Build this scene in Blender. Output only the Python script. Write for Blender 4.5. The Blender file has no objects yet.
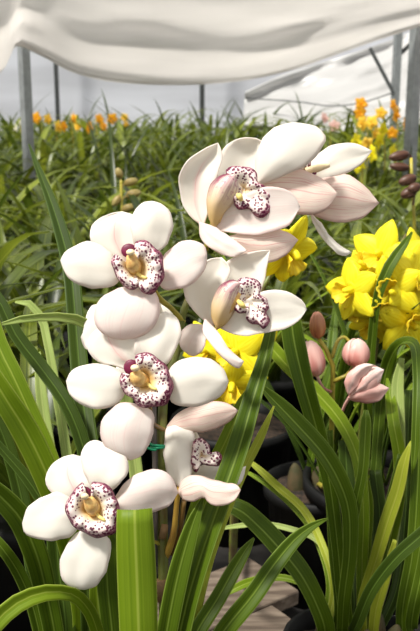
import bpy, bmesh, math, random
from mathutils import Vector, Matrix, noise

random.seed(11)
S = bpy.context.scene
COL = S.collection

# ------------------------------------------------------------------ camera
PITCH = math.radians(13.8)
CAM = Vector((0.0, 0.0, 0.70))
F = 631 * 50 / 36.0
FWD = Vector((0, math.cos(PITCH), -math.sin(PITCH)))
UP = Vector((0, math.sin(PITCH), math.cos(PITCH)))
RIGHT = Vector((1, 0, 0))
cam_data = bpy.data.cameras.new('camera')
cam = bpy.data.objects.new('camera', cam_data)
COL.objects.link(cam)
cam.location = CAM
cam.rotation_euler = (math.radians(90) - PITCH, 0, 0)
cam_data.sensor_fit = 'VERTICAL'
cam_data.sensor_height = 36
cam_data.lens = 50
cam_data.clip_start = 0.02
cam_data.dof.use_dof = True
cam_data.dof.focus_distance = 0.655
cam_data.dof.aperture_fstop = 19.0
S.camera = cam

# ------------------------------------------------------------------ world, sun, exposure
S.view_settings.view_transform = 'Standard'
S.view_settings.look = 'None'
S.view_settings.gamma = 1.0
S.view_settings.use_curve_mapping = False
S.view_settings.exposure = 0.36
world = bpy.data.worlds.new('overcast_sky')
S.world = world
world.use_nodes = True
wn, wl = world.node_tree.nodes, world.node_tree.links
wn.clear()
wo = wn.new('ShaderNodeOutputWorld')
wb = wn.new('ShaderNodeBackground')
wt = wn.new('ShaderNodeTexCoord')
ws = wn.new('ShaderNodeSeparateXYZ')
wr = wn.new('ShaderNodeValToRGB')
wr.color_ramp.elements[0].position = 0.42
wr.color_ramp.elements[0].color = (0.07, 0.07, 0.06, 1)
wr.color_ramp.elements[1].position = 0.53
wr.color_ramp.elements[1].color = (1.0, 0.985, 0.96, 1)
wm = wn.new('ShaderNodeMath')
wm.operation = 'MULTIPLY_ADD'
wm.inputs[1].default_value = 0.5
wm.inputs[2].default_value = 0.5
wl.new(wt.outputs['Generated'], ws.inputs[0])
wl.new(ws.outputs['Z'], wm.inputs[0])
wl.new(wm.outputs[0], wr.inputs[0])
wl.new(wr.outputs[0], wb.inputs[0])
wb.inputs[1].default_value = 0.74
wl.new(wb.outputs[0], wo.inputs[0])

sun_data = bpy.data.lights.new('sun', 'SUN')
sun_data.energy = 4.9
sun_data.angle = math.radians(9)
sun_data.color = (1.0, 0.965, 0.90)
sun = bpy.data.objects.new('sun', sun_data)
COL.objects.link(sun)
SUN_DIR = Vector((0.42, 0.34, -0.90)).normalized()      # direction the light travels
sun.rotation_euler = SUN_DIR.to_track_quat('-Z', 'Y').to_euler()
sun.location = (-1, -1, 3)


# ------------------------------------------------------------------ helpers
def P(px, py, d):
    """a point that stands d metres ahead of the camera"""
    return CAM + FWD * d + RIGHT * ((px - 210) / F * d) + UP * (-(py - 315.5) / F * d)


def W(x, y, z):
    """world point -> (px, py, d)"""
    v = Vector((x, y, z)) - CAM
    d = v.dot(FWD)
    return (210 + v.dot(RIGHT) / d * F, 315.5 - v.dot(UP) / d * F, d)


def zf(x0, y0, s):
    return lambda pts: [(x0 + x / s, y0 + y / s) for x, y in pts]


def cr(pts, n, closed=False):
    """Catmull-Rom resample, chord length parameter; pts are tuples of any size"""
    pts = [tuple(float(c) for c in p) for p in pts]
    if closed:
        pts = pts + [pts[0]]
    if len(pts) == 2:
        return [tuple(a + (b - a) * i / (n - 1) for a, b in zip(*pts)) for i in range(n)]
    dist = [0.0]
    for a, b in zip(pts, pts[1:]):
        dist.append(dist[-1] + max(1e-6, math.dist(a[:2], b[:2]) if len(a) > 1 else 1.0))
    tot = dist[-1]
    out = []
    m = len(pts)
    for i in range(n):
        t = tot * i / (n - 1)
        k = 0
        while k < m - 2 and dist[k + 1] < t:
            k += 1
        u = (t - dist[k]) / (dist[k + 1] - dist[k])
        p1, p2 = pts[k], pts[k + 1]
        if closed:
            p0 = pts[k - 1] if k > 0 else pts[-2]
            p3 = pts[k + 2] if k + 2 < m else pts[1]
        else:
            p0 = pts[k - 1] if k > 0 else tuple(2 * a - b for a, b in zip(p1, p2))
            p3 = pts[k + 2] if k + 2 < m else tuple(2 * b - a for a, b in zip(p1, p2))
        h = dist[k + 1] - dist[k]
        h0 = dist[k] - dist[k - 1] if k > 0 else h
        h1 = dist[k + 2] - dist[k + 1] if k + 2 < m else h
        r = []
        for a0, a1, a2, a3 in zip(p0, p1, p2, p3):
            m1 = ((a2 - a1) / h * h0 + (a1 - a0) / h0 * h) / (h + h0) * h
            m2 = ((a3 - a2) / h1 * h + (a2 - a1) / h * h1) / (h + h1) * h
            r.append((2 * u**3 - 3 * u**2 + 1) * a1 + (u**3 - 2 * u**2 + u) * m1 + (-2 * u**3 + 3 * u**2) * a2 + (u**3 - u**2) * m2)
        out.append(tuple(r))
    return out


def lerp_list(vals, s):
    """smooth interpolation of evenly spaced values"""
    if len(vals) == 1:
        return vals[0]
    x = s * (len(vals) - 1)
    k = min(int(x), len(vals) - 2)
    u = x - k
    a, b = vals[k], vals[k + 1]
    p = vals[k - 1] if k > 0 else 2 * a - b
    q = vals[k + 2] if k + 2 < len(vals) else 2 * b - a
    return 0.5 * ((2 * a) + (-p + b) * u + (2 * p - 5 * a + 4 * b - q) * u * u + (-p + 3 * a - 3 * b + q) * u**3)


def empty(name, loc, label, cat, group=None):
    o = bpy.data.objects.new(name, None)
    o.empty_display_size = 0.05
    o.location = loc
    COL.objects.link(o)
    tag(o, label, cat, group)
    return o


def tag(o, label=None, cat=None, group=None, kind=None):
    if label: o['label'] = label
    if cat: o['category'] = cat
    if group: o['group'] = group
    if kind: o['kind'] = kind
    return o


def root_loc(o):
    v = Vector((0, 0, 0))
    while o is not None:
        v = v + o.location
        o = o.parent
    return v


def mesh_obj(name, verts, faces, mat, parent=None, uvs=None, smooth=True, solid=0.0, loc=None, subsurf=0):
    base = root_loc(parent) if parent else Vector((0, 0, 0))
    if loc is not None:
        base = Vector(loc)
    me = bpy.data.meshes.new(name)
    me.from_pydata([tuple(Vector(v) - base) for v in verts], [], faces)
    if uvs:
        ul = me.uv_layers.new(name='UVMap')
        for lp in me.loops:
            ul.data[lp.index].uv = uvs[lp.vertex_index]
    me.validate()
    if smooth:
        me.polygons.foreach_set('use_smooth', [True] * len(me.polygons))
    me.materials.append(mat)
    o = bpy.data.objects.new(name, me)
    COL.objects.link(o)
    if parent:
        o.parent = parent
    elif loc is not None:
        o.location = loc
    if subsurf:
        m = o.modifiers.new('subsurf', 'SUBSURF')
        m.levels = m.render_levels = subsurf
    if solid:
        m = o.modifiers.new('solidify', 'SOLIDIFY')
        m.thickness = solid
        m.offset = 0
    return o


class MB:
    """collects geometry for one mesh"""
    def __init__(self):
        self.v, self.f, self.uv = [], [], []

    def grid(self, rows, uvrows=None, close_u=False):
        b = len(self.v)
        n, m = len(rows), len(rows[0])
        for i, r in enumerate(rows):
            for j, p in enumerate(r):
                self.v.append(Vector(p))
                self.uv.append(uvrows[i][j] if uvrows else (j / max(1, m - 1), i / max(1, n - 1)))
        for i in range(n - 1):
            for j in range(m - 1 if not close_u else m):
                k = (j + 1) % m
                self.f.append((b + i * m + j, b + i * m + k, b + (i + 1) * m + k, b + (i + 1) * m + j))

    def tube(self, pts, radii, sides=8, n=None, caps=True):
        n = n or max(4, len(pts) * 4)
        data = cr([tuple(p) + (r,) for p, r in zip(pts, radii)], n) if len(pts) > 2 else \
            [tuple(pts[0]) + (radii[0],), tuple(pts[1]) + (radii[1],)]
        cs = [Vector(q[:3]) for q in data]
        rows = []
        prev = None
        for i, c in enumerate(cs):
            t = (cs[min(i + 1, len(cs) - 1)] - cs[max(i - 1, 0)]).normalized()
            a = prev if prev is not None else (Vector((1, 0, 0)) if abs(t.x) < 0.8 else Vector((0, 1, 0)))
            a = (a - t * a.dot(t)).normalized()
            prev = a
            bb = t.cross(a)
            r = max(1e-5, data[i][3])
            rows.append([c + (a * math.cos(2 * math.pi * k / sides) + bb * math.sin(2 * math.pi * k / sides)) * r for k in range(sides)])
        b = len(self.v)
        self.grid(rows, [[(k / sides, i / max(1, len(rows) - 1)) for k in range(sides)] for i in range(len(rows))], True)
        if caps:
            self.f.append(tuple(b + k for k in range(sides))[::-1])
            e = b + (len(rows) - 1) * sides
            self.f.append(tuple(e + k for k in range(sides)))

    def lathe(self, centre, prof, sides=28):
        c = Vector(centre)
        rows = [[c + Vector((r * math.cos(2 * math.pi * k / sides), r * math.sin(2 * math.pi * k / sides), z)) for k in range(sides)] for r, z in prof]
        self.grid(rows, [[(k / sides, i / len(prof)) for k in range(sides)] for i in range(len(prof))], True)

    def box(self, c, size, rot=None):
        b = len(self.v)
        sx, sy, sz = [q / 2 for q in size]
        for x, y, z in ((-1, -1, -1), (1, -1, -1), (1, 1, -1), (-1, 1, -1), (-1, -1, 1), (1, -1, 1), (1, 1, 1), (-1, 1, 1)):
            p = Vector((x * sx, y * sy, z * sz))
            if rot: p = rot @ p
            self.v.append(Vector(c) + p)
            self.uv.append((0.5, 0.5))
        for q in ((0, 3, 2, 1), (4, 5, 6, 7), (0, 1, 5, 4), (1, 2, 6, 5), (2, 3, 7, 6), (3, 0, 4, 7)):
            self.f.append(tuple(b + k for k in q))

    def beam(self, a, b, w, h=None):
        a, b = Vector(a), Vector(b)
        q = (b - a).to_track_quat('Z', 'Y').to_matrix()
        self.box((a + b) / 2, (w, h or w, (b - a).length), q)

    def ellipsoid(self, c, axis, length, radius, seg=14, rings=10, taper=0.0):
        axis = Vector(axis).normalized()
        a = axis.orthogonal().normalized()
        b = axis.cross(a)
        rows = []
        for i in range(rings + 1):
            th = math.pi * i / rings
            z = -math.cos(th)
            r = math.sin(th) * radius * (1 - taper * z)
            rows.append([Vector(c) + axis * (z * length / 2) + (a * math.cos(2 * math.pi * k / seg) + b * math.sin(2 * math.pi * k / seg)) * max(r, 1e-5) for k in range(seg)])
        self.grid(rows, [[(k / seg, i / rings) for k in range(seg)] for i in range(rings + 1)], True)

    def obj(self, name, mat, parent=None, **kw):
        return mesh_obj(name, self.v, self.f, mat, parent, self.uv, **kw)


# ------------------------------------------------------------------ materials
def new_mat(name):
    m = bpy.data.materials.new(name)
    m.use_nodes = True
    nt = m.node_tree
    nt.nodes.clear()
    out = nt.nodes.new('ShaderNodeOutputMaterial')
    return m, nt, out


def N(nt, typ, **kw):
    n = nt.nodes.new(typ)
    for k, v in kw.items():
        if k in ('operation', 'blend_type', 'data_type', 'noise_dimensions', 'feature', 'distance', 'clamp', 'voronoi_dimensions'):
            setattr(n, k, v)
    return n


def math_node(nt, op, a, b=None, c=None, clamp=False):
    n = nt.nodes.new('ShaderNodeMath')
    n.operation = op
    n.use_clamp = clamp
    for i, q in enumerate((a, b, c)):
        if q is None: continue
        if isinstance(q, (int, float)): n.inputs[i].default_value = q
        else: nt.links.new(q, n.inputs[i])
    return n.outputs[0]


def smooth(nt, x, lo, hi):
    n = nt.nodes.new('ShaderNodeMapRange')
    n.interpolation_type = 'SMOOTHSTEP'
    nt.links.new(x, n.inputs[0])
    n.inputs[1].default_value, n.inputs[2].default_value = lo, hi
    return n.outputs[0]


def mixc(nt, fac, a, b):
    n = nt.nodes.new('ShaderNodeMix')
    n.data_type = 'RGBA'
    if isinstance(fac, (int, float)): n.inputs[0].default_value = fac
    else: nt.links.new(fac, n.inputs[0])
    for i, q in ((6, a), (7, b)):
        if isinstance(q, tuple): n.inputs[i].default_value = q + (1,) if len(q) == 3 else q
        else: nt.links.new(q, n.inputs[i])
    return n.outputs[2]


def noise_tex(nt, coord, scale, detail=2.0, vec_scale=None):
    if vec_scale:
        mp = nt.nodes.new('ShaderNodeMapping')
        mp.inputs['Scale'].default_value = vec_scale
        nt.links.new(coord, mp.inputs[0])
        coord = mp.outputs[0]
    n = nt.nodes.new('ShaderNodeTexNoise')
    n.inputs['Scale'].default_value = scale
    n.inputs['Detail'].default_value = detail
    nt.links.new(coord, n.inputs['Vector'])
    return n.outputs['Fac']


def uv_of(nt):
    t = nt.nodes.new('ShaderNodeTexCoord')
    s = nt.nodes.new('ShaderNodeSeparateXYZ')
    nt.links.new(t.outputs['UV'], s.inputs[0])
    return t, s.outputs[0], s.outputs[1]


def thin_shader(nt, out, col, rough=0.5, trans=0.35, trans_col=None, spec=0.4, bump=None, bump_s=0.1, bump_d=0.001):
    p = nt.nodes.new('ShaderNodeBsdfPrincipled')
    p.inputs['Roughness'].default_value = rough
    p.inputs['Specular IOR Level'].default_value = spec
    tr = nt.nodes.new('ShaderNodeBsdfTranslucent')
    mx = nt.nodes.new('ShaderNodeMixShader')
    mx.inputs[0].default_value = trans
    if isinstance(col, tuple):
        p.inputs['Base Color'].default_value = col + (1,)
    else:
        nt.links.new(col, p.inputs['Base Color'])
    tc = trans_col if trans_col is not None else col
    if isinstance(tc, tuple): tr.inputs[0].default_value = tc + (1,)
    else: nt.links.new(tc, tr.inputs[0])
    if bump is not None:
        b = nt.nodes.new('ShaderNodeBump')
        b.inputs['Strength'].default_value = bump_s
        b.inputs['Distance'].default_value = bump_d
        nt.links.new(bump, b.inputs['Height'])
        nt.links.new(b.outputs[0], p.inputs['Normal'])
    nt.links.new(p.outputs[0], mx.inputs[1])
    nt.links.new(tr.outputs[0], mx.inputs[2])
    nt.links.new(mx.outputs[0], out.inputs[0])
    return p


def petal_mat(name, base=(0.885, 0.85, 0.78), pink=(0.80, 0.45, 0.43), centre=0.0, veins=0.0, edge=0.15, blush=0.0):
    m, nt, out = new_mat(name)
    t, u, v = uv_of(nt)
    c = math_node(nt, 'ABSOLUTE', math_node(nt, 'SUBTRACT', u, 0.5))      # 0 centre .. 0.5 edge
    col = base
    vein = noise_tex(nt, t.outputs['UV'], 1.0, 2.0, (26, 1.2, 1))
    veinm = smooth(nt, vein, 0.50, 0.66)
    nz = noise_tex(nt, t.outputs['Object'], 60, 2.0)
    cen = math_node(nt, 'SUBTRACT', 1.0, smooth(nt, c, 0.0, 0.16))
    lo = math_node(nt, 'SUBTRACT', 1.0, smooth(nt, v, 0.45, 0.95))
    fac = math_node(nt, 'MULTIPLY', cen, lo)
    fac = math_node(nt, 'MULTIPLY', fac, math_node(nt, 'MULTIPLY_ADD', veinm, 0.6, 0.4))
    col = mixc(nt, math_node(nt, 'MULTIPLY', fac, centre), col, pink)
    if veins:
        fade = math_node(nt, 'SUBTRACT', 1.0, smooth(nt, c, 0.22, 0.5))
        col = mixc(nt, math_node(nt, 'MULTIPLY', math_node(nt, 'MULTIPLY', veinm, fade), veins), col, pink)
    if blush:
        col = mixc(nt, math_node(nt, 'MULTIPLY', smooth(nt, nz, 0.35, 0.7), blush), col, pink)
    e = smooth(nt, c, 0.36, 0.5)
    col = mixc(nt, math_node(nt, 'MULTIPLY', e, edge), col, pink)
    basefade = math_node(nt, 'SUBTRACT', 1.0, smooth(nt, v, 0.0, 0.22))
    col = mixc(nt, math_node(nt, 'MULTIPLY', basefade, 0.35), col, (0.86, 0.62, 0.55))
    thin_shader(nt, out, col, rough=0.5, trans=0.38, spec=0.2, bump=vein, bump_s=0.10, bump_d=0.0003)
    return m


M = {}
M['petal'] = petal_mat('white_petal', edge=0.13)
M['petal_stripe'] = petal_mat('white_petal_pink_midline', centre=0.85, edge=0.12)
M['petal_pink'] = petal_mat('pale_pink_petal', base=(0.88, 0.81, 0.76), veins=0.14, centre=0.12, edge=0.2, blush=0.10)
M['petal_vein'] = petal_mat('pink_veined_petal', base=(0.88, 0.77, 0.68), pink=(0.66, 0.27, 0.27), veins=0.6, centre=0.3, edge=0.25, blush=0.12)


def lip_mat(name, g0, g1, y0, y1, yf):
    m, nt, out = new_mat(name)
    t, r, th = uv_of(nt)
    nz = noise_tex(nt, t.outputs['Object'], 420, 2.0)
    vo = nt.nodes.new('ShaderNodeTexVoronoi')
    vo.inputs['Scale'].default_value = 430
    nt.links.new(t.outputs['Object'], vo.inputs['Vector'])
    mr = nt.nodes.new('ShaderNodeMapRange')
    nt.links.new(r, mr.inputs[0])
    mr.inputs[1].default_value, mr.inputs[2].default_value = g0, 0.95
    mr.inputs[3].default_value, mr.inputs[4].default_value = 0.26, 0.50
    jit = math_node(nt, 'MULTIPLY_ADD', nz, 0.25, -0.12)
    thr = math_node(nt, 'ADD', mr.outputs[0], jit)
    dif = math_node(nt, 'SUBTRACT', thr, vo.outputs['Distance'])
    spot = smooth(nt, dif, -0.03, 0.05)
    gate = smooth(nt, r, g0, g1)
    spot = math_node(nt, 'MULTIPLY', spot, gate)
    thn = math_node(nt, 'MULTIPLY', math_node(nt, 'ABSOLUTE', math_node(nt, 'SUBTRACT', th, 0.55)), -0.22)
    rim = smooth(nt, math_node(nt, 'ADD', math_node(nt, 'ADD', r, thn), math_node(nt, 'MULTIPLY_ADD', nz, 0.44, -0.20)), 0.83, 0.91)
    yel = math_node(nt, 'SUBTRACT', 1.0, smooth(nt, r, y0, y1))
    col = mixc(nt, math_node(nt, 'MULTIPLY', yel, yf), (0.90, 0.82, 0.74), (0.80, 0.54, 0.13))
    blush = smooth(nt, r, 0.6, 1.0)
    col = mixc(nt, math_node(nt, 'MULTIPLY', blush, 0.40), col, (0.72, 0.30, 0.42))
    col = mixc(nt, math_node(nt, 'MULTIPLY', rim, 0.85), col, (0.27, 0.015, 0.085))
    col = mixc(nt, math_node(nt, 'MULTIPLY', spot, 0.96), col, (0.13, 0.006, 0.045))
    thin_shader(nt, out, col, rough=0.5, trans=0.2, spec=0.25)
    return m


M['lip'] = lip_mat('speckled_lip', .40, .52, .30, .60, .85)
M['lip_side'] = lip_mat('speckled_lip_apron', .12, .22, .04, .42, .6)


def side_lobe_mat():
    m, nt, out = new_mat('veined_side_lobe')
    t, u, v = uv_of(nt)
    vein = smooth(nt, noise_tex(nt, t.outputs['UV'], 1.0, 2.0, (22, 2, 1)), 0.42, 0.62)
    fl = noise_tex(nt, t.outputs['Object'], 330, 2.0)
    up = smooth(nt, v, 0.35, 0.85)
    col = mixc(nt, smooth(nt, v, 0.1, 0.85), (0.76, 0.54, 0.22), (0.86, 0.74, 0.64))
    col = mixc(nt, math_node(nt, 'MULTIPLY', math_node(nt, 'MULTIPLY', vein, up), 0.55), col, (0.34, 0.05, 0.14))
    col = mixc(nt, math_node(nt, 'MULTIPLY', smooth(nt, fl, 0.55, 0.66), math_node(nt, 'MULTIPLY', up, 0.6)), col, (0.40, 0.06, 0.18))
    edge = math_node(nt, 'SUBTRACT', 1.0, smooth(nt, u, 0.06, 0.26))
    col = mixc(nt, math_node(nt, 'MULTIPLY', math_node(nt, 'MULTIPLY', edge, up), 0.95), col, (0.20, 0.010, 0.06))
    thin_shader(nt, out, col, rough=0.45, trans=0.25, spec=0.3)
    return m


M['side_lobe'] = side_lobe_mat()


def plain(name, col, rough=0.5, nscale=80, var=0.25, spec=0.4, metal=0.0, dark=None):
    m, nt, out = new_mat(name)
    t = nt.nodes.new('ShaderNodeTexCoord')
    nz = noise_tex(nt, t.outputs['Object'], nscale, 3.0)
    d = dark or tuple(c * (1 - var) for c in col)
    c = mixc(nt, smooth(nt, nz, 0.3, 0.7), d, col)
    p = nt.nodes.new('ShaderNodeBsdfPrincipled')
    nt.links.new(c, p.inputs['Base Color'])
    p.inputs['Roughness'].default_value = rough
    p.inputs['Metallic'].default_value = metal
    p.inputs['Specular IOR Level'].default_value = spec
    nt.links.new(p.outputs[0], out.inputs[0])
    return m


M['column'] = plain('tan_column', (0.72, 0.50, 0.17), 0.4, 420, 0.0, dark=(0.56, 0.30, 0.10))
M['hood'] = plain('purple_hood', (0.15, 0.006, 0.04), 0.5, 300, 0.3)
M['anther'] = plain('cream_anther', (0.85, 0.68, 0.42), 0.4, 300, 0.1)
M['callus'] = plain('yellow_callus', (0.84, 0.66, 0.20), 0.5, 400, 0.25)
M['spike'] = plain('olive_spike', (0.13, 0.16, 0.025), 0.45, 60, 0.0, dark=(0.10, 0.075, 0.02))
M['pedicel'] = plain('olive_pedicel', (0.42, 0.36, 0.05), 0.4, 70, 0.0, dark=(0.28, 0.24, 0.03))
M['pedicel_brown'] = plain('brown_pedicel', (0.22, 0.13, 0.03), 0.4, 70, 0.0, dark=(0.14, 0.07, 0.03))
M['pedicel_gold'] = plain('golden_pedicel', (0.50, 0.32, 0.05), 0.4, 70, 0.0, dark=(0.36, 0.20, 0.04))
M['sheath'] = plain('dry_sheath', (0.24, 0.14, 0.055), 0.7, 90, 0.4)
M['stake'] = plain('grey_stake', (0.10, 0.085, 0.075), 0.5, 50, 0.4)
M['tie'] = plain('green_tie', (0.0, 0.22, 0.10), 0.4, 50, 0.2)
M['bud'] = None


def leaf_mat(name, col, col2, mid, trans=0.32, rand=0.0, rough=0.46, trans_gain=1.7, spec=0.2):
    m, nt, out = new_mat(name)
    t, u, v = uv_of(nt)
    c = math_node(nt, 'ABSOLUTE', math_node(nt, 'SUBTRACT', u, 0.5))
    st = noise_tex(nt, t.outputs['UV'], 1.0, 3.0, (16, 0.5, 1))
    nz = noise_tex(nt, t.outputs['Object'], 9, 3.0)
    f = math_node(nt, 'ADD', math_node(nt, 'MULTIPLY', st, 0.5), math_node(nt, 'MULTIPLY', nz, 0.5))
    base = mixc(nt, smooth(nt, f, 0.36, 0.64), col, col2)
    rib = math_node(nt, 'SUBTRACT', 1.0, smooth(nt, c, 0.012, 0.05))
    base = mixc(nt, math_node(nt, 'MULTIPLY', rib, 0.45), base, mid)
    ed = smooth(nt, c, 0.455, 0.495)
    base = mixc(nt, math_node(nt, 'MULTIPLY', ed, 0.45), base, mid)
    if rand:
        oi = nt.nodes.new('ShaderNodeNewGeometry')
        hs = nt.nodes.new('ShaderNodeHueSaturation')
        nt.links.new(base, hs.inputs['Color'])
        nt.links.new(math_node(nt, 'MULTIPLY_ADD', oi.outputs['Random Per Island'], -0.05 * rand, 0.5 + 0.025 * rand), hs.inputs['Hue'])
        nt.links.new(math_node(nt, 'MULTIPLY_ADD', math_node(nt, 'POWER', oi.outputs['Random Per Island'], 2.2), 2.1 * rand, 1.0 - 0.45 * rand), hs.inputs['Value'])
        base = hs.outputs[0]
    g = nt.nodes.new('ShaderNodeHueSaturation')
    g.inputs['Value'].default_value = trans_gain
    g.inputs['Hue'].default_value = 0.495
    nt.links.new(base, g.inputs['Color'])
    ridge = math_node(nt, 'MULTIPLY', st, 1.0)
    thin_shader(nt, out, base, rough=rough, trans=trans, trans_col=g.outputs[0], spec=spec, bump=ridge, bump_s=0.25, bump_d=0.0010)
    return m


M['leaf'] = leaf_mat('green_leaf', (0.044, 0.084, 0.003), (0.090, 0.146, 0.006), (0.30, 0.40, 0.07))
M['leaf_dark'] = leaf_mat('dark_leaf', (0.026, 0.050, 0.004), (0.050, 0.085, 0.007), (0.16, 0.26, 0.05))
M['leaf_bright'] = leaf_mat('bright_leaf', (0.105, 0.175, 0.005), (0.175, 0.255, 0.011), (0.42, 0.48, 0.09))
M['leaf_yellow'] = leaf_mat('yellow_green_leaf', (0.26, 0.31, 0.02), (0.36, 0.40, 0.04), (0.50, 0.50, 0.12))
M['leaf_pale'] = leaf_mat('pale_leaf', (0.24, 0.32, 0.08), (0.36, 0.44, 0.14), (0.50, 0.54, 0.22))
M['field'] = leaf_mat('field_leaf', (0.022, 0.040, 0.003), (0.120, 0.155, 0.013), (0.25, 0.27, 0.05), rand=1.0, rough=0.36, spec=0.45)


def pot_mat():
    return plain('black_pot_plastic', (0.006, 0.006, 0.006), 0.6, 40, 0.3, 0.2)


M['pot'] = pot_mat()
M['soil'] = plain('bark_soil', (0.045, 0.027, 0.016), 0.9, 130, 0.0, dark=(0.008, 0.006, 0.004))
M['bulb'] = plain('sheathed_bulb', (0.075, 0.05, 0.02), 0.8, 60, 0.0, dark=(0.035, 0.035, 0.010))


def wood_mat():
    m, nt, out = new_mat('weathered_wood')
    t = nt.nodes.new('ShaderNodeTexCoord')
    g = noise_tex(nt, t.outputs['Object'], 1.0, 5.0, (14, 90, 90))
    k = noise_tex(nt, t.outputs['Object'], 12, 3.0)
    c = mixc(nt, smooth(nt, g, 0.35, 0.65), (0.085, 0.060, 0.042), (0.20, 0.155, 0.115))
    c = mixc(nt, math_node(nt, 'MULTIPLY', smooth(nt, k, 0.5, 0.75), 0.5), c, (0.10, 0.07, 0.05))
    p = nt.nodes.new('ShaderNodeBsdfPrincipled')
    nt.links.new(c, p.inputs['Base Color'])
    p.inputs['Roughness'].default_value = 0.8
    b = nt.nodes.new('ShaderNodeBump')
    b.inputs['Strength'].default_value = 0.4
    b.inputs['Distance'].default_value = 0.002
    nt.links.new(g, b.inputs['Height'])
    nt.links.new(b.outputs[0], p.inputs['Normal'])
    nt.links.new(p.outputs[0], out.inputs[0])
    return m


M['wood'] = wood_mat()


def sheet_mat(name, col, trans=0.45, clear=0.08):
    m, nt, out = new_mat(name)
    t = nt.nodes.new('ShaderNodeTexCoord')
    nz = noise_tex(nt, t.outputs['Object'], 1.0, 4.0, (0.8, 3.0, 5.0))
    c = mixc(nt, smooth(nt, nz, 0.3, 0.7), tuple(q * 0.86 for q in col), col)
    p = nt.nodes.new('ShaderNodeBsdfPrincipled')
    p.inputs['Roughness'].default_value = 0.35
    nt.links.new(c, p.inputs['Base Color'])
    tr = nt.nodes.new('ShaderNodeBsdfTranslucent')
    nt.links.new(c, tr.inputs[0])
    mx = nt.nodes.new('ShaderNodeMixShader')
    mx.inputs[0].default_value = trans
    nt.links.new(p.outputs[0], mx.inputs[1])
    nt.links.new(tr.outputs[0], mx.inputs[2])
    tp = nt.nodes.new('ShaderNodeBsdfTransparent')
    m2 = nt.nodes.new('ShaderNodeMixShader')
    m2.inputs[0].default_value = clear
    nt.links.new(mx.outputs[0], m2.inputs[1])
    nt.links.new(tp.outputs[0], m2.inputs[2])
    nt.links.new(m2.outputs[0], out.inputs[0])
    return m


M['sheet'] = sheet_mat('white_plastic_sheet', (0.95, 0.925, 0.90), 0.60)
M['sheet_wall'] = sheet_mat('bluish_plastic_wall', (0.83, 0.845, 0.885), 0.5, 0.03)
M['sheet_bright'] = sheet_mat('bright_plastic_sheet', (0.66, 0.655, 0.645), 0.45, 0.04)
M['steel'] = plain('galvanised_steel', (0.34, 0.36, 0.36), 0.45, 25, 0.25, 0.5, 0.55)
M['steel_dark'] = plain('dark_steel', (0.07, 0.075, 0.075), 0.5, 25, 0.3, 0.4, 0.3)
M['floor'] = plain('dark_ground_cloth', (0.016, 0.014, 0.012), 0.9, 30, 0.0, dark=(0.005, 0.004, 0.004))


def yellow_mat(name, a, b):
    m, nt, out = new_mat(name)
    t, u, v = uv_of(nt)
    c = math_node(nt, 'ABSOLUTE', math_node(nt, 'SUBTRACT', u, 0.5))
    nz = noise_tex(nt, t.outputs['UV'], 1.0, 2.0, (14, 1.5, 1))
    col = mixc(nt, smooth(nt, nz, 0.35, 0.65), a, b)
    thin_shader(nt, out, col, rough=0.45, trans=0.32, spec=0.2, bump=nz, bump_s=0.25, bump_d=0.0008)
    return m


M['yellow'] = yellow_mat('yellow_petal', (0.86, 0.73, 0.012), (0.93, 0.85, 0.04))
M['yellow_lip'] = yellow_mat('golden_lip', (0.84, 0.60, 0.01), (0.92, 0.76, 0.05))
M['orange'] = yellow_mat('orange_petal', (0.85, 0.36, 0.015), (0.90, 0.50, 0.03))
M['amber'] = yellow_mat('amber_petal', (0.86, 0.52, 0.03), (0.90, 0.62, 0.08))
M['blush_flower'] = yellow_mat('blush_petal', (0.80, 0.48, 0.42), (0.85, 0.62, 0.55))
M['cream_flower'] = yellow_mat('cream_petal', (0.85, 0.80, 0.66), (0.9, 0.86, 0.74))


def bud_mat(name, a, b, pale):
    m, nt, out = new_mat(name)
    t, u, v = uv_of(nt)
    nz = noise_tex(nt, t.outputs['UV'], 1.0, 2.0, (3, 0.8, 1))
    col = mixc(nt, smooth(nt, nz, 0.35, 0.65), a, b)
    col = mixc(nt, math_node(nt, 'MULTIPLY', smooth(nt, v, 0.35, 1.0), 0.7), col, pale)
    thin_shader(nt, out, col, rough=0.4, trans=0.15, spec=0.35)
    return m


M['bud_pink'] = bud_mat('pink_bud', (0.56, 0.22, 0.19), (0.76, 0.46, 0.40), (0.86, 0.64, 0.57))
M['bud_petal'] = bud_mat('pale_pink_bud_petal', (0.70, 0.38, 0.33), (0.82, 0.58, 0.52), (0.88, 0.74, 0.68))
M['bud_red'] = bud_mat('red_bud', (0.34, 0.12, 0.05), (0.50, 0.25, 0.10), (0.55, 0.27, 0.20))
M['bud_brown'] = bud_mat('brown_bud', (0.06, 0.022, 0.014), (0.11, 0.05, 0.028), (0.15, 0.08, 0.05))
M['bud_tan'] = bud_mat('tan_bud', (0.24, 0.17, 0.05), (0.34, 0.27, 0.09), (0.36, 0.30, 0.11))

# ------------------------------------------------------------------ structure
mb = MB()
mb.box((0, 5.0, -0.01), (24, 13, 0.02))
tag(mb.obj('floor', M['floor'], smooth=False), 'dark ground cloth under the potted orchids', 'floor', kind='structure')

# end wall of taut plastic film
rows = []
for i in range(15):
    z = 2.9 * i / 14
    rows.append([(x, 9.0 + 0.03 * math.sin(x * 2.1 + z * 1.3) + 0.03 * noise.noise((x * 1.3, z * 2.5, 1.7)), z) for x in [-10 + 20 * j / 120 for j in range(121)]])
mb = MB(); mb.grid(rows)
tag(mb.obj('wall_back', M['sheet_wall'], solid=0.004), 'bluish translucent plastic film at the far end', 'wall', kind='structure')


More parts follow.
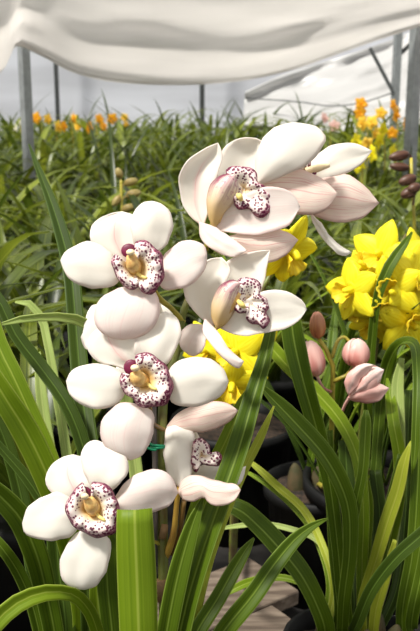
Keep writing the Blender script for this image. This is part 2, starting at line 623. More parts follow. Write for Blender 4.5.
def post(name, px, py, d, w, z1, mat, label, rz=0.6, dark=None):
    c = P(px, py, d)
    root = empty(name, (c.x, c.y, 0), label, 'post')
    b = MB(); b.box((c.x, c.y, z1 / 2), (w, w, z1), Matrix.Rotation(rz, 3, 'Z')); b.obj('shaft', mat, root, smooth=False)
    b = MB(); b.box((c.x, c.y, 0.006), (w * 2.4, w * 2.4, 0.012), Matrix.Rotation(rz, 3, 'Z')); b.obj('base_plate', mat, root, smooth=False)
    return root


post('greenhouse_post', 26, 100, 3.75, 0.038, 1.72, M['steel'], 'grey steel post at left with swagged plastic tied to its top', 0.75)
post('greenhouse_post', 412, 120, 3.75, 0.042, 1.72, M['steel'], 'grey steel post at the right edge behind dark buds', 0.5)
post('greenhouse_post', 57, 95, 8.5, 0.042, 2.3, M['steel_dark'], 'thin dark far post beyond the orange flowers at left', 0.2)
post('greenhouse_post', 202, 95, 8.5, 0.042, 2.3, M['steel_dark'], 'thin dark far post near the middle of the end wall', 0.2)
rp = post('greenhouse_post', 396, 80, 6.0, 0.045, 2.1, M['steel'], 'grey post with diagonal braces behind the right edge post', 0.3)
for a, b_ in (((370, 48, 6.0), (394, 94, 6.0)), ((400, 54, 6.0), (417, 38, 5.9))):
    b = MB(); b.beam(P(*a), P(*b_), 0.022); b.obj('brace', M['steel_dark'], rp, smooth=False)

b = MB()
b.beam(P(-560, 87, 8.85), P(196, 86.0, 8.85), 0.022)
tag(b.obj('wall_rail', M['steel_dark'], smooth=False), 'thin dark horizontal rail on the far plastic wall', 'rail')
b = MB()
b.tube([P(246, 98, 5.4), P(300, 102, 5.3), P(335, 106, 5.2), P(360, 103, 5.15), P(392, 93, 5.1)], [0.004] * 5, 6)
tag(b.obj('support_wire', M['steel_dark']), 'sagging dark wire in front of the bright crumpled sheet', 'wire')

# swagged plastic sheet hung between the posts
low = cr([(-700, 60), (-420, 118), (-160, 118), (-60, 100), (0, 74), (17, 43), (30, 49), (48, 58), (75, 72), (110, 80), (150, 83), (200, 83), (250, 78), (300, 66), (350, 48), (420, 25), (500, 0), (800, 40)], 140)
rows, uvr = [], []
for i in range(26):
    s = i / 25
    r = []
    for j, (px, py) in enumerate(low):
        fold = 0.045 * math.sin(s * 12 + px * 0.006 + 2.2 * noise.noise((px * 0.006, s * 2, 3.1))) * math.sin(min(1, s * 3) * 1.57)
        near = math.exp(-((px - 18) / 26) ** 2)
        fold += near * 0.03 * math.sin(s * 22)
        fold += 0.035 * noise.noise((px * 0.012 + s * 2, s * 11, 0.4))
        sag = 0.012 * math.exp(-((s) / 0.03) ** 2)
        bot = P(px, py, 3.62)
        top = P(px * 0.9 + 20, -75 - 0.10 * (py - 60), 2.9)
        q = bot.lerp(top, s)
        q.y += fold - sag
        q.z -= 0.05 * math.sin(math.pi * s)
        r.append(q)
    rows.append(r)
mb = MB(); mb.grid(rows)
o = mb.obj('plastic_sheet', M['sheet'], solid=0.003)
tag(o, 'large white plastic sheet swagged across the top between two posts', 'plastic sheet')
b = MB()
b.tube([P(px, py, 3.615) for px, py in low[::3]], [0.007] * len(low[::3]), 6)
hem = b.obj('hem', M['sheet'], o)

# bright crumpled sheet on the right
up_e = cr([(245, 92), (280, 76), (330, 60), (380, 44), (440, 20)], 40)
lo_e = cr([(242, 128), (280, 132), (330, 134), (390, 130), (440, 125)], 40)
rows = []
for i in range(24):
    s = i / 23
    rows.append([P(a[0] + (b_[0] - a[0]) * s, a[1] + (b_[1] - a[1]) * s,
                   7.3 + 0.26 * noise.noise((a[0] * 0.008 + s, s * 4, 7.7)) + 0.10 * noise.noise((a[0] * 0.03, s * 9 + a[0] * .02, 2.2)) + 0.8 * (1 - s)) for a, b_ in zip(up_e, lo_e)])
mb = MB(); mb.grid(rows)
tag(mb.obj('plastic_sheet', M['sheet_bright'], solid=0.003), 'bright crumpled plastic sheet behind the diagonal brace at right', 'plastic sheet')


# ------------------------------------------------------------------ pots
def pot(parent, x, y, r=0.095, h=0.19, soil=True):
    b = MB()
    b.lathe((x, y, 0), [(0.001, 0.0), (r * .80, 0.0), (r * .97, h * .90), (r * 1.05, h * .90), (r * 1.06, h), (r * .98, h), (r * .95, h * .88), (r * .80, 0.02), (0.001, 0.02)])
    p = b.obj('pot', M['pot'], parent)
    if soil:
        rows = []
        for i in range(7):
            rr = r * .945 * i / 6
            rows.append([(x + rr * math.cos(a), y + rr * math.sin(a), h * 0.89 + 0.008 * noise.noise((x * 9 + rr * 60 * math.cos(a), rr * 60 * math.sin(a), y)) + 0.010 * (1 - i / 6)) for a in [2 * math.pi * k / 24 for k in range(24)]])
        b = MB(); b.grid(rows, None, True); b.uv = [(0.5, 0.5)] * len(b.v)
        b.obj('soil', M['soil'], parent)
    return p


# ------------------------------------------------------------------ leaves
def ribbon(b, pts, widths, nrm, fold=0.18, n=26, cross=6, blunt=False, rolls=None):
    """pts: world points; widths: metres, matching pts; nrm: facing vector(s)"""
    data = []
    seg = [0.0]
    for a, c in zip(pts, pts[1:]):
        seg.append(seg[-1] + (Vector(c) - Vector(a)).length)
    P4 = [tuple(p) + (w, (rolls[i] if rolls else 0.0)) for i, (p, w) in enumerate(zip(pts, widths))]
    data = cr3(P4, n)
    rows, uvr = [], []
    cs = [Vector(q[:3]) for q in data]
    for i, c in enumerate(cs):
        t = (cs[min(i + 1, n - 1)] - cs[max(i - 1, 0)]).normalized()
        side = t.cross(Vector(nrm))
        if side.length < 1e-4:
            side = t.orthogonal()
        side.normalize()
        up = side.cross(t).normalized()
        if abs(data[i][4]) > 1e-6:
            rot = Matrix.Rotation(data[i][4], 3, t)
            side, up = rot @ side, rot @ up
        w = max(0.0003, data[i][3])
        r, ur = [], []
        for k in range(cross + 1):
            u = 2 * k / cross - 1
            r.append(c + side * (u * w / 2) + up * (fold * w * (abs(u) ** 1.2 - 0.4)))
            ur.append((k / cross, i / (n - 1)))
        rows.append(r); uvr.append(ur)
    b.grid(rows, uvr)


def cr3(pts, n):
    """3D Catmull-Rom by 3D length"""
    pts = [tuple(map(float, p)) for p in pts]
    dist = [0.0]
    for a, b in zip(pts, pts[1:]):
        dist.append(dist[-1] + max(1e-6, math.dist(a[:3], b[:3])))
    out = []
    m = len(pts)
    for i in range(n):
        t = dist[-1] * i / (n - 1)
        k = 0
        while k < m - 2 and dist[k + 1] < t:
            k += 1
        h = dist[k + 1] - dist[k]
        u = (t - dist[k]) / h
        p1, p2 = pts[k], pts[k + 1]
        p0 = pts[k - 1] if k > 0 else tuple(2 * a - b for a, b in zip(p1, p2))
        p3 = pts[k + 2] if k + 2 < m else tuple(2 * b - a for a, b in zip(p1, p2))
        h0 = dist[k] - dist[k - 1] if k > 0 else h
        h1 = dist[k + 2] - dist[k + 1] if k + 2 < m else h
        r = []
        for a0, a1, a2, a3 in zip(p0, p1, p2, p3):
            m1 = ((a2 - a1) / h * h0 + (a1 - a0) / h0 * h) / (h + h0) * h
            m2 = ((a3 - a2) / h1 * h + (a2 - a1) / h * h1) / (h + h1) * h
            r.append((2 * u**3 - 3 * u**2 + 1) * a1 + (u**3 - 2 * u**2 + u) * m1 + (-2 * u**3 + 3 * u**2) * a2 + (u**3 - u**2) * m2)
        out.append(tuple(r))
    return out


def leaf(parent, pts, widths, mat='leaf', fold=0.18, roll=0.0, base=None, bw=9, n=30, rolls=None, name='leaf'):
    """pts [(px,py,d)], widths in px at their own distance; base: world point where the leaf springs from"""
    pp = [P(*p) for p in pts]
    ww = [w * p[2] / F for w, p in zip(widths, pts)]
    if base is not None:
        pp.append(Vector(base)); ww.append(bw * pts[-1][2] / F)
    mid = pp[len(pp) // 2]
    nrm = (CAM - mid).normalized() * 0.8 + Vector((0, 0, 0.35))
    b = MB()
    ribbon(b, pp, ww, nrm, fold, n, 6, rolls=rolls if rolls else [roll] * len(pp))
    return b.obj(name, M[mat], parent, solid=0.0007)


# ------------------------------------------------------------------ flowers
def petal(parent, name, conv, left, right, d0, prof=(0.006, 0.0, 0.002, 0.010), cup=0.005, tilt=0.0, mat='petal', ruffle=0.0012, n=20, m=12, seed=0.0):
    L = cr(conv(left), n)
    R = cr(conv(right), n)
    for E, q in ((L, 0.0), (R, 4.0)):
        for i in range(n):
            k = 1.5 * math.sin(math.pi * i / (n - 1)) * (ruffle / 0.0012)
            E[i] = (E[i][0] + k * noise.noise((i * 0.42 + seed * 7, q, 0.3)), E[i][1] + k * noise.noise((i * 0.42 + seed * 7, q, 9.3)))
    rows, uvr = [], []
    for i in range(n):
        s = i / (n - 1)
        w = max(0.0, math.sin(math.pi * min(max(s, 0.0), 1.0))) ** 0.6
        r, ur = [], []
        for j in range(m + 1):
            t = j / m
            x = L[i][0] + (R[i][0] - L[i][0]) * t
            y = L[i][1] + (R[i][1] - L[i][1]) * t
            c = 2 * t - 1
            d = d0 + lerp_list(prof, s) + 0.6 * cup * c * c * w + tilt * c * w
            d += 0.0034 * w * noise.noise((s * 1.7 + seed * 3, t * 1.6, seed))
            d += ruffle * abs(c) ** 3 * w * 2.2 * noise.noise((s * 5 + seed, t * 2.0, d0 * 40 + seed))
            d += 0.0012 * w * noise.noise((s * 3.0, t * 3.0, seed + 5))
            d -= 0.0003 * w * math.exp(-(c / 0.12) ** 2)        # faint keel along the middle
            r.append(P(x, y, d)); ur.append((t, s))
        rows.append(r); uvr.append(ur)
    b = MB(); b.grid(rows, uvr)
    # weld the collapsed ends
    me_o = b.obj(name, M[mat], parent, solid=0.0009)
    bm = bmesh.new(); bm.from_mesh(me_o.data)
    bmesh.ops.remove_doubles(bm, verts=bm.verts, dist=1e-5)
    bm.to_mesh(me_o.data); bm.free()
    return me_o


def lip(parent, conv, outline, centre, d0, throat=0.012, rise=0.008, recurve=0.006, ruffle=0.0018, closed=False, nth=72, nr=12, waves=9):
    O = cr(conv(outline), nth, closed)
    c = conv([centre])[0]
    rows, uvr = [], []
    for j in range(nr + 1):
        r = 0.06 + 0.94 * j / nr
        row, ur = [], []
        for i, (x, y) in enumerate(O):
            th = i / (nth - 1)
            wob = 1 + 0.025 * math.sin(th * 46) * r ** 4
            d = d0 + throat * (1 - r) ** 1.6 - rise * math.sin(r * 2.2) + recurve * max(0, r - 0.7) ** 2 * 11
            d += ruffle * r ** 3 * math.sin(th * waves * 2 * math.pi + 1.3 * math.sin(th * 17))
            row.append(P(c[0] + (x - c[0]) * r * wob, c[1] + (y - c[1]) * r * wob, d))
            ur.append((r, th))
        rows.append(row); uvr.append(ur)
    b = MB(); b.grid(rows, uvr)
    return b.obj('lip', M['lip_side' if closed else 'lip'], parent, solid=0.0011)


def tube_part(parent, name, conv, pts, radii_px, depths, mat, sides=12, n=14):
    q = conv(pts)
    b = MB()
    b.tube([P(x, y, d) for (x, y), d in zip(q, depths)], [r * d / F for r, d in zip(radii_px, depths)], sides, n)
    return b.obj(name, M[mat], parent)


def blob_part(parent, name, conv, c, rx, ry, d, mat, depth=0.005, half=False):
    (x, y), = conv([c])
    b = MB()
    rows = []
    for i in range(9):
        th = math.pi * i / 8
        rows.append([P(x + rx * math.sin(th) * math.cos(a), y + ry * math.sin(th) * math.sin(a), d - depth * math.cos(th)) for a in [2 * math.pi * k / 16 for k in range(16)]])
    b.grid(rows, None, True)
    return b.obj(name, M[mat], parent)


def flower_base(parent, name, pts, radii_px, mat):
    """the flower's own mesh: pedicel and ovary"""
    b = MB()
    b.tube([P(*p) for p in pts], [r * p[2] / F for r, p in zip(radii_px, pts)], 10, 16)
    return b.obj(name, M[mat], parent)


HB = Vector((-0.045, 0.585, 0.185))
hero = empty('orchid_plant', (HB.x, HB.y, 0), 'white orchid plant with purple speckled lips on a staked spike', 'orchid')
pot(hero, HB.x, HB.y)
# bulbs at the base
b = MB()
for dx, dy in ((0, 0), (0.035, 0.01), (-0.035, 0.012), (0.01, 0.04)):
    b.ellipsoid((HB.x + dx, HB.y + dy, 0.205), (dx * 3, dy * 3, 1), 0.085, 0.018, taper=0.3)
b.obj('pseudobulb', M['bulb'], hero)
# spike
b = MB()
sp = [(HB.x, HB.y, HB.z)]
b.tube([HB, P(163, 640, .672), P(163, 560, .672), P(162, 470, .672), P(163, 405, .675), P(170, 372, .685), P(177, 350, .688), P(182, 318, .69), P(195, 285, .695), P(205, 250, .70), P(215, 225, .71), P(250, 205, .725), P(300, 205, .74)],
       [.0042, .0040, .0040, .0038, .0036, .0034, .0032, .0030, .0028, .0025, .0022, .002, .0018], 10, 70)
b.obj('flower_spike', M['spike'], hero)
for q in (((160, 531, .668), (166, 532, .669), .006), ((161, 580, .668), (164, 600, .669), .0057)):
    b = MB()
    b.tube([P(*q[0]), P(*q[1])], [q[2], q[2]], 10)
    b.obj('node_sheath', M['sheath'], hero)

# ---- flower at left, facing the camera (third from the top)
C = zf(50, 190, 2.625)
d = 0.635
f = flower_base(hero, 'flower', [(184, 322, .690), (172, 309, .682), (158, 297, .668), (145, 275, .650)], [2.4, 2.6, 3.2, 4.0], 'pedicel')
petal(f, 'sepal', C, [(205, 195), (150, 172), (112, 142), (103, 108), (122, 80), (160, 62), (190, 57)], [(205, 195), (238, 155), (240, 105), (222, 66), (190, 57)], d + .006, mat='petal_stripe', seed=1, cup=-.004, prof=(.006, .002, .004, .008))
petal(f, 'petal', C, [(235, 175), (218, 132), (211, 90), (222, 55), (245, 34), (268, 30)], [(235, 175), (280, 164), (309, 137), (322, 97), (313, 57), (290, 36), (268, 30)], d, seed=2, cup=.004)
petal(f, 'petal', C, [(185, 210), (152, 157), (118, 139), (97, 136), (70, 145), (38, 166), (28, 185)], [(185, 210), (178, 243), (130, 258), (82, 250), (45, 226), (28, 185)], d, seed=3, cup=.005)
petal(f, 'sepal', C, [(280, 225), (302, 168), (338, 137), (380, 133), (406, 148), (411, 172)], [(280, 225), (296, 258), (340, 259), (385, 237), (408, 203), (411, 172)], d + .004, mat='petal_pink', seed=4, cup=.006, prof=(.006, .002, .0, .004))
petal(f, 'sepal', C, [(235, 250), (170, 262), (132, 288), (117, 330), (132, 370), (165, 388), (190, 392)], [(235, 250), (275, 268), (287, 310), (277, 352), (240, 383), (190, 392)], d - .002, mat='petal_pink', seed=5, cup=.009, prof=(.008, -.004, -.006, .002))
Z = zf(100, 230, 6)
lip(f, Z, [(96, 145), (72, 190), (84, 240), (118, 300), (160, 348), (205, 352), (230, 338), (252, 370), (300, 382), (346, 350), (376, 290), (382, 220), (360, 140), (310, 90), (260, 66), (216, 70), (240, 140)], (205, 232), d - .006)
tube_part(f, 'column', Z, [(222, 252), (205, 218), (192, 182), (186, 150)], [6.5, 7.6, 6.4, 4.8], [d + .004, d - .006, d - .012, d - .012], 'column')
blob_part(f, 'column_hood', Z, (174, 124), 8.0, 7.2, d - .007, 'hood', .0015)
blob_part(f, 'anther_cap', Z, (183, 134), 4.4, 3.4, d - .0175, 'anther', .003)
tube_part(f, 'callus', Z, [(215, 250), (245, 276), (280, 288)], [1.8, 1.9, 1.2], [d - .005, d - .009, d - .011], 'callus', 8, 8)

# ---- centre flower
C = zf(60, 280, 2.3333)
d = 0.628
f = flower_base(hero, 'flower', [(165, 430, .672), (158, 427, .665), (150, 415, .650), (148, 395, .640)], [2.2, 2.4, 2.8, 3.6], 'pedicel_brown')
petal(f, 'sepal', C, [(180, 215), (135, 203), (84, 188), (63, 165), (72, 130), (100, 106), (120, 100)], [(180, 215), (190, 170), (178, 130), (150, 108), (120, 100)], d + .010, mat='petal_stripe', seed=11, cup=-.004)
petal(f, 'petal', C, [(205, 205), (172, 168), (184, 122), (212, 88), (245, 74)], [(205, 205), (247, 198), (271, 162), (283, 122), (272, 88), (245, 74)], d + .006, seed=12, cup=.003)
petal(f, 'petal', C, [(155, 250), (148, 218), (112, 200), (85, 194), (60, 197), (26, 214), (15, 236)], [(155, 250), (145, 277), (100, 300), (55, 293), (24, 268), (15, 236)], d, seed=13, cup=.004)
petal(f, 'sepal', C, [(245, 245), (262, 202), (303, 181), (350, 185), (383, 212), (392, 236)], [(245, 245), (262, 285), (308, 296), (355, 283), (383, 260), (392, 236)], d, mat='petal', seed=14, cup=.006, prof=(.006, -.002, -.002, .004))
petal(f, 'sepal', C, [(190, 292), (140, 287), (110, 310), (95, 345), (103, 385), (135, 410), (163, 420)], [(190, 292), (215, 308), (218, 345), (207, 385), (188, 410), (163, 420)], d - .002, mat='petal_pink', seed=15, cup=.009, prof=(.008, -.004, -.006, .002))
Z = zf(110, 345, 6)
lip(f, Z, [(75, 165), (64, 210), (66, 250), (95, 290), (140, 318), (160, 356), (230, 371), (290, 366), (340, 346), (370, 290), (372, 220), (352, 160), (310, 100), (250, 60), (200, 47), (155, 64), (160, 110)], (195, 205), d - .006)
tube_part(f, 'column', Z, [(212, 222), (180, 205), (158, 182), (150, 158)], [6.5, 7.8, 6.8, 5.0], [d + .004, d - .006, d - .012, d - .012], 'column')
blob_part(f, 'column_hood', Z, (128, 134), 7.8, 8.0, d - .007, 'hood', .0015)
blob_part(f, 'anther_cap', Z, (150, 138), 4.6, 3.6, d - .0175, 'anther', .003)
tube_part(f, 'callus', Z, [(215, 225), (245, 250), (280, 268)], [1.8, 1.9, 1.2], [d - .005, d - .010, d - .012], 'callus', 8, 8)

# ---- lowest flower, bottom left
C = zf(15, 430, 2.625)
d = 0.618
f = flower_base(hero, 'flower', [(162, 545, .672), (140, 535, .66), (112, 518, .645), (95, 508, .632)], [2.2, 2.4, 3.0, 3.8], 'pedicel')
petal(f, 'sepal', C, [(190, 185), (140, 188), (95, 166), (82, 126), (96, 90), (125, 72), (152, 65)], [(190, 185), (212, 142), (200, 95), (180, 72), (152, 65)], d + .008, mat='petal_stripe', seed=21, cup=-.004)
petal(f, 'petal', C, [(210, 175), (190, 132), (172, 82), (182, 44), (205, 28), (216, 28)], [(210, 175), (252, 160), (286, 127), (299, 95), (280, 60), (246, 40), (216, 28)], d + .003, seed=22, cup=.004)
petal(f, 'petal', C, [(172, 225), (150, 180), (115, 163), (72, 174), (32, 208), (20, 244)], [(172, 225), (160, 266), (110, 288), (60, 286), (26, 270), (20, 244)], d, seed=23, cup=.005)
petal(f, 'sepal', C, [(210, 265), (165, 268), (136, 300), (118, 350), (124, 392), (152, 414), (183, 418)], [(210, 265), (247, 286), (251, 330), (237, 375), (212, 408), (183, 418)], d, seed=24, cup=.006)
petal(f, 'sepal', C, [(258, 185), (288, 142), (330, 113), (370, 104), (408, 122), (428, 163)], [(258, 185), (264, 212), (320, 224), (370, 214), (408, 195), (428, 163)], d + .006, mat='petal_pink', seed=25, cup=.006, prof=(.006, .0, .002, .010))
lip(f, C, [(178, 138), (142, 178), (134, 215), (150, 245), (180, 268), (225, 281), (258, 271), (271, 235), (270, 195), (255, 160), (230, 140), (203, 138), (205, 160)], (200, 205), d - .006)
tube_part(f, 'column', C, [(212, 216), (205, 204), (197, 190), (192, 178)], [6.5, 7.6, 6.6, 5.0], [d + .004, d - .006, d - .012, d - .012], 'column')
blob_part(f, 'column_hood', C, (183, 169), 7.6, 8.0, d - .007, 'hood', .0015)
blob_part(f, 'anther_cap', C, (183, 174), 4.2, 3.4, d - .0175, 'anther', .003)
tube_part(f, 'callus', C, [(212, 215), (222, 228), (236, 238)], [1.8, 1.9, 1.2], [d - .005, d - .010, d - .012], 'callus', 8, 8)

# ---- top flower, turned to the right
C = zf(170, 115, 3.5)
d = 0.680
I = lambda pts: pts
f = flower_base(hero, 'flower', [(206, 250, .70), (208, 238, .697), (212, 228, .690), (216, 218, .684)], [2.6, 2.8, 3.6, 4.5], 'pedicel')
petal(f, 'sepal', C, [(118, 390), (62, 345), (36, 275), (33, 210), (58, 162), (110, 125), (168, 97)], [(118, 390), (135, 330), (150, 260), (172, 190), (182, 130), (168, 97)], d + .004, seed=31, cup=-.010, mat='petal_stripe', prof=(.004, .004, .0, -.004))
petal(f, 'petal', C, [(160, 330), (150, 240), (165, 165), (192, 112), (232, 86), (270, 80), (300, 82)], [(160, 330), (260, 290), (330, 230), (345, 150), (330, 98), (300, 82)], d + .016, seed=32, cup=-.010, prof=(.0, .004, .002, -.004))
petal(f, 'petal', I, [(214, 230), (220, 205), (245, 194), (278, 187), (295, 196), (300, 207)], [(214, 230), (240, 234), (268, 233), (290, 224), (300, 207)], d - .006, mat='petal_pink', seed=33, cup=-.005, prof=(.006, .002, -.002, .0))
petal(f, 'sepal', I, [(199, 222), (212, 226), (233, 239), (247, 251)], [(199, 222), (202, 240), (214, 251), (232, 257), (247, 251)], d - .014, mat='petal_pink', seed=34, cup=.004, prof=(.010, .002, -.004, -.006))
petal(f, 'sepal', I, [(222, 238), (244, 233), (270, 229), (288, 233), (298, 240)], [(222, 238), (238, 252), (262, 263), (284, 256), (298, 240)], d - .004, mat='petal_vein', seed=35, cup=.004, prof=(.004, .0, .0, .006))
side = petal(f, 'side_lobe', C, [(152, 402), (134, 350), (130, 290), (145, 240), (180, 212), (228, 207)], [(152, 402), (168, 380), (192, 340), (226, 300), (240, 255), (228, 207)], d - .012, prof=(.010, .0, -.004, -.002), cup=.012, mat='side_lobe', seed=36, ruffle=.0004)
lip(f, C, [(200, 192), (240, 180), (278, 186), (302, 204), (308, 238), (330, 250), (355, 284), (357, 322), (332, 356), (298, 350), (278, 330), (238, 326), (218, 292), (226, 260), (206, 225)], (258, 258), d - .008, throat=.006, rise=.004, recurve=.004, closed=True, waves=7)
tube_part(f, 'column', C, [(160, 370), (190, 300), (215, 250), (225, 230)], [5, 5, 4.6, 3.4], [d - .002, d - .008, d - .010, d - .010], 'column')
tube_part(f, 'callus', C, [(236, 278), (246, 290), (250, 300)], [2.0, 3.0, 1.6], [d - .013, d - .0145, d - .0135], 'callus', 8, 8)

# ---- flower behind the top one, facing away to the right
d = 0.722
f = flower_base(hero, 'flower', [(300, 205, .74), (305, 206, .738), (310, 203, .732), (312, 192, .728)], [2.4, 2.8, 3.4, 4], 'pedicel')
petal(f, 'petal', I, [(255, 186), (256, 160), (262, 139), (276, 127), (290, 123), (304, 124)], [(255, 186), (288, 174), (306, 165), (320, 151), (326, 139), (318, 128), (304, 124)], d - .034, seed=41, cup=.006, prof=(.004, .0, .0, .006))
petal(f, 'petal', I, [(300, 176), (316, 156), (334, 145), (355, 144), (372, 151)], [(300, 176), (320, 180), (340, 176), (360, 165), (372, 151)], d + .004, seed=42, cup=.004)
petal(f, 'sepal', I, [(255, 186), (275, 172), (300, 170), (324, 180), (338, 194)], [(255, 186), (270, 205), (296, 214), (324, 211), (338, 194)], d - .022, mat='petal_vein', seed=43, cup=.007, prof=(.004, .0, .0, .006))
petal(f, 'sepal', I, [(300, 196), (326, 177), (346, 175), (362, 184), (379, 203)], [(300, 196), (312, 214), (334, 222), (360, 219), (379, 203)], d, mat='petal_vein', seed=44, cup=.006)
petal(f, 'sepal', I, [(310, 212), (320, 222), (330, 236), (342, 247), (351, 252)], [(310, 212), (314, 225), (326, 241), (338, 254), (346, 256), (351, 252)], d - .004, seed=45, cup=.003)
lip(f, I, [(296, 171), (303, 163), (310, 160), (311, 168), (316, 173), (308, 177), (298, 176)], (304, 170), d - .004, throat=.004, rise=.003, recurve=.002, closed=True, nth=40, nr=8, waves=5)
tube_part(f, 'column', I, [(306, 172), (318, 168), (329, 165)], [4.5, 4, 2.5], [d - .004, d - .006, d - .004], 'anther')

# ---- flower right of centre, turned to the right
C = zf(170, 220, 3.0)
d = 0.655
f = flower_base(hero, 'flower', [(188, 352, .688), (194, 346, .682), (203, 338, .672), (212, 328, .662)], [2.6, 3.0, 3.6, 4.4], 'pedicel_brown')
petal(f, 'sepal', C, [(130, 325), (82, 282), (46, 232), (38, 195), (70, 150), (110, 120), (155, 112)], [(130, 325), (140, 255), (165, 195), (180, 145), (155, 112)], d + .006, seed=51, cup=-.010, mat='petal', prof=(.004, .004, .0, -.003))
petal(f, 'petal', C, [(160, 310), (150, 200), (162, 132), (210, 106), (258, 95), (300, 90)], [(160, 310), (245, 262), (276, 205), (290, 145), (300, 90)], d + .012, seed=52, cup=-.008, prof=(.0, .004, .002, -.002))
petal(f, 'petal', C, [(150, 325), (195, 272), (250, 226), (310, 208), (368, 222), (402, 248), (410, 268)], [(150, 325), (200, 345), (270, 341), (340, 326), (388, 302), (410, 268)], d - .004, seed=53, cup=-.006, prof=(.006, .002, -.002, .0))
petal(f, 'sepal', C, [(105, 296), (140, 332), (165, 368), (192, 402), (221, 424)], [(105, 296), (98, 330), (118, 370), (150, 403), (185, 436), (206, 444), (221, 424)], d - .012, mat='petal_pink', seed=54, cup=.004, prof=(.012, .002, -.002, .0))
petal(f, 'sepal', C, [(108, 318), (75, 312), (45, 322), (30, 350), (34, 385), (55, 402)], [(108, 318), (108, 360), (92, 398), (70, 408), (55, 402)], d + .012, mat='petal_pink', seed=55, cup=.003, tilt=-.010)
Z = zf(195, 260, 4.6667)
side = petal(f, 'side_lobe', Z, [(102, 325), (76, 255), (88, 172), (128, 112), (185, 95), (208, 108)], [(102, 325), (140, 300), (188, 222), (200, 160), (208, 108)], d - .012, prof=(.010, .0, -.004, -.002), cup=.012, mat='side_lobe', seed=56, ruffle=.0004)
lip(f, Z, [(196, 104), (232, 84), (280, 90), (306, 122), (302, 160), (338, 190), (346, 222), (332, 244), (346, 285), (322, 322), (295, 296), (262, 296), (240, 272), (246, 246), (200, 246), (180, 220), (190, 150)], (250, 190), d - .008, throat=.006, rise=.004, recurve=.004, closed=True, waves=7)
tube_part(f, 'column', Z, [(105, 300), (150, 230), (185, 180), (205, 150)], [5, 6, 5.5, 3.6], [d - .002, d - .007, d - .009, d - .010], 'column')
tube_part(f, 'callus', Z, [(200, 190), (218, 208), (234, 222)], [2.0, 3.0, 1.6], [d - .013, d - .0145, d - .0135], 'callus', 8, 8)

# ---- half-hidden flower low on the right of the spike, seen from the side
C = zf(140, 390, 3.5)
d = 0.650
f = flower_base(hero, 'flower', [(164, 560, .675), (170, 546, .668), (175, 524, .662), (177, 500, .656), (180, 488, .652)], [3.2, 3.6, 3.0, 2.6, 3.2], 'pedicel_gold')
petal(f, 'sepal', C, [(92, 128), (130, 86), (180, 56), (250, 42), (310, 50), (343, 72)], [(92, 128), (130, 142), (190, 147), (260, 136), (312, 110), (343, 72)], d + .014, mat='petal_vein', seed=61, cup=.008, prof=(.008, .0, -.002, .004))
petal(f, 'petal', C, [(150, 345), (105, 315), (86, 250), (88, 180), (96, 128), (120, 115)], [(150, 345), (178, 300), (182, 220), (186, 150), (165, 122), (120, 115)], d + .010, seed=62, cup=.006, prof=(-.010, -.004, .002, .014))
petal(f, 'petal', C, [(160, 320), (180, 285), (188, 230), (185, 170), (195, 140)], [(160, 320), (198, 290), (208, 230), (208, 170), (195, 140)], d + .020, seed=66, cup=.002)
petal(f, 'sepal', C, [(165, 310), (215, 266), (285, 262), (335, 282), (370, 266)], [(165, 310), (240, 330), (312, 336), (350, 325), (370, 266)], d + .022, seed=63, cup=.004)
petal(f, 'sepal', C, [(134, 358), (148, 318), (188, 297), (240, 310), (300, 326), (340, 334), (352, 350)], [(134, 358), (152, 382), (188, 389), (220, 376), (245, 398), (290, 404), (330, 387), (352, 350)], d - .022, mat='petal_vein', seed=64, cup=.005, tilt=-.004, prof=(.016, .002, -.002, .0))
lip(f, C, [(190, 180), (215, 170), (240, 195), (248, 222), (270, 217), (287, 235), (276, 262), (245, 264), (215, 258), (196, 286), (180, 262), (184, 215)], (216, 228), d + .010, throat=.004, rise=.004, recurve=.004, closed=True, nth=60, nr=10, waves=7)
b = MB(); b.tube([P(184, 500, .658), P(182, 515, .662), P(180, 530, .668), P(172, 555, .674)], [.002, .002, .0018, .0016], 8); b.obj('pedicel', M['pedicel_brown'], hero)

# ---- flower turned away behind the centre one
d = 0.700
f = flower_base(hero, 'flower', [(180, 335, .690), (170, 332, .694), (155, 330, .700), (142, 328, .704)], [2.2, 2.4, 3, 3.6], 'pedicel')
petal(f, 'sepal', I, [(140, 335), (115, 342), (95, 352), (84, 350), (80, 338), (84, 325), (88, 312)], [(140, 335), (125, 318), (105, 306), (95, 304), (88, 312)], d, seed=71, ruffle=.004, cup=.004)
petal(f, 'petal', I, [(140, 325), (120, 300), (130, 288), (145, 290)], [(140, 325), (158, 318), (158, 300), (145, 290)], d, seed=72)
petal(f, 'petal', I, [(145, 328), (155, 306), (167, 302), (172, 312)], [(145, 328), (160, 338), (174, 330), (172, 312)], d + .004, seed=73)
petal(f, 'sepal', I, [(138, 335), (120, 360), (112, 385), (125, 392)], [(138, 335), (145, 365), (140, 388), (125, 392)], d, seed=74)
blob_part(f, 'lip', I, (140, 330), 10, 10, d + .006, 'petal', .006)

# ---- leaves of the hero plant
hb = HB
leaf(hero, [(134.5, 509.5, .565), (135, 530, .565), (137, 580, .567), (139, 640, .570)], [35, 37, 39, 38], 'leaf_bright', -0.16, base=(hb.x - .01, hb.y - .02, hb.z), bw=26)
leaf(hero, [(272, 326, .70), (264, 362, .685), (254, 395, .672), (238, 450, .660), (222, 495, .652), (204, 545, .646), (187, 600, .645), (176, 650, .648)], [10, 15, 19, 23, 24, 25, 26, 26], 'leaf', .24, base=(hb.x + .01, hb.y, hb.z), bw=22, roll=.25)
leaf(hero, [(204, 495, .640), (195, 518, .638), (182, 560, .637), (168, 625, .640), (160, 680, .650)], [1.5, 12, 20, 21, 20], 'leaf', .24, base=(hb.x + .005, hb.y - .005, hb.z), bw=18, roll=-.2)
leaf(hero, [(257, 379, .715), (243, 402, .71), (228, 436, .705), (207, 480, .70), (190, 530, .695), (176, 600, .69)], [2, 11, 14, 14, 14, 14], 'leaf_bright', .22, base=(hb.x + .01, hb.y + .01, hb.z), bw=14)
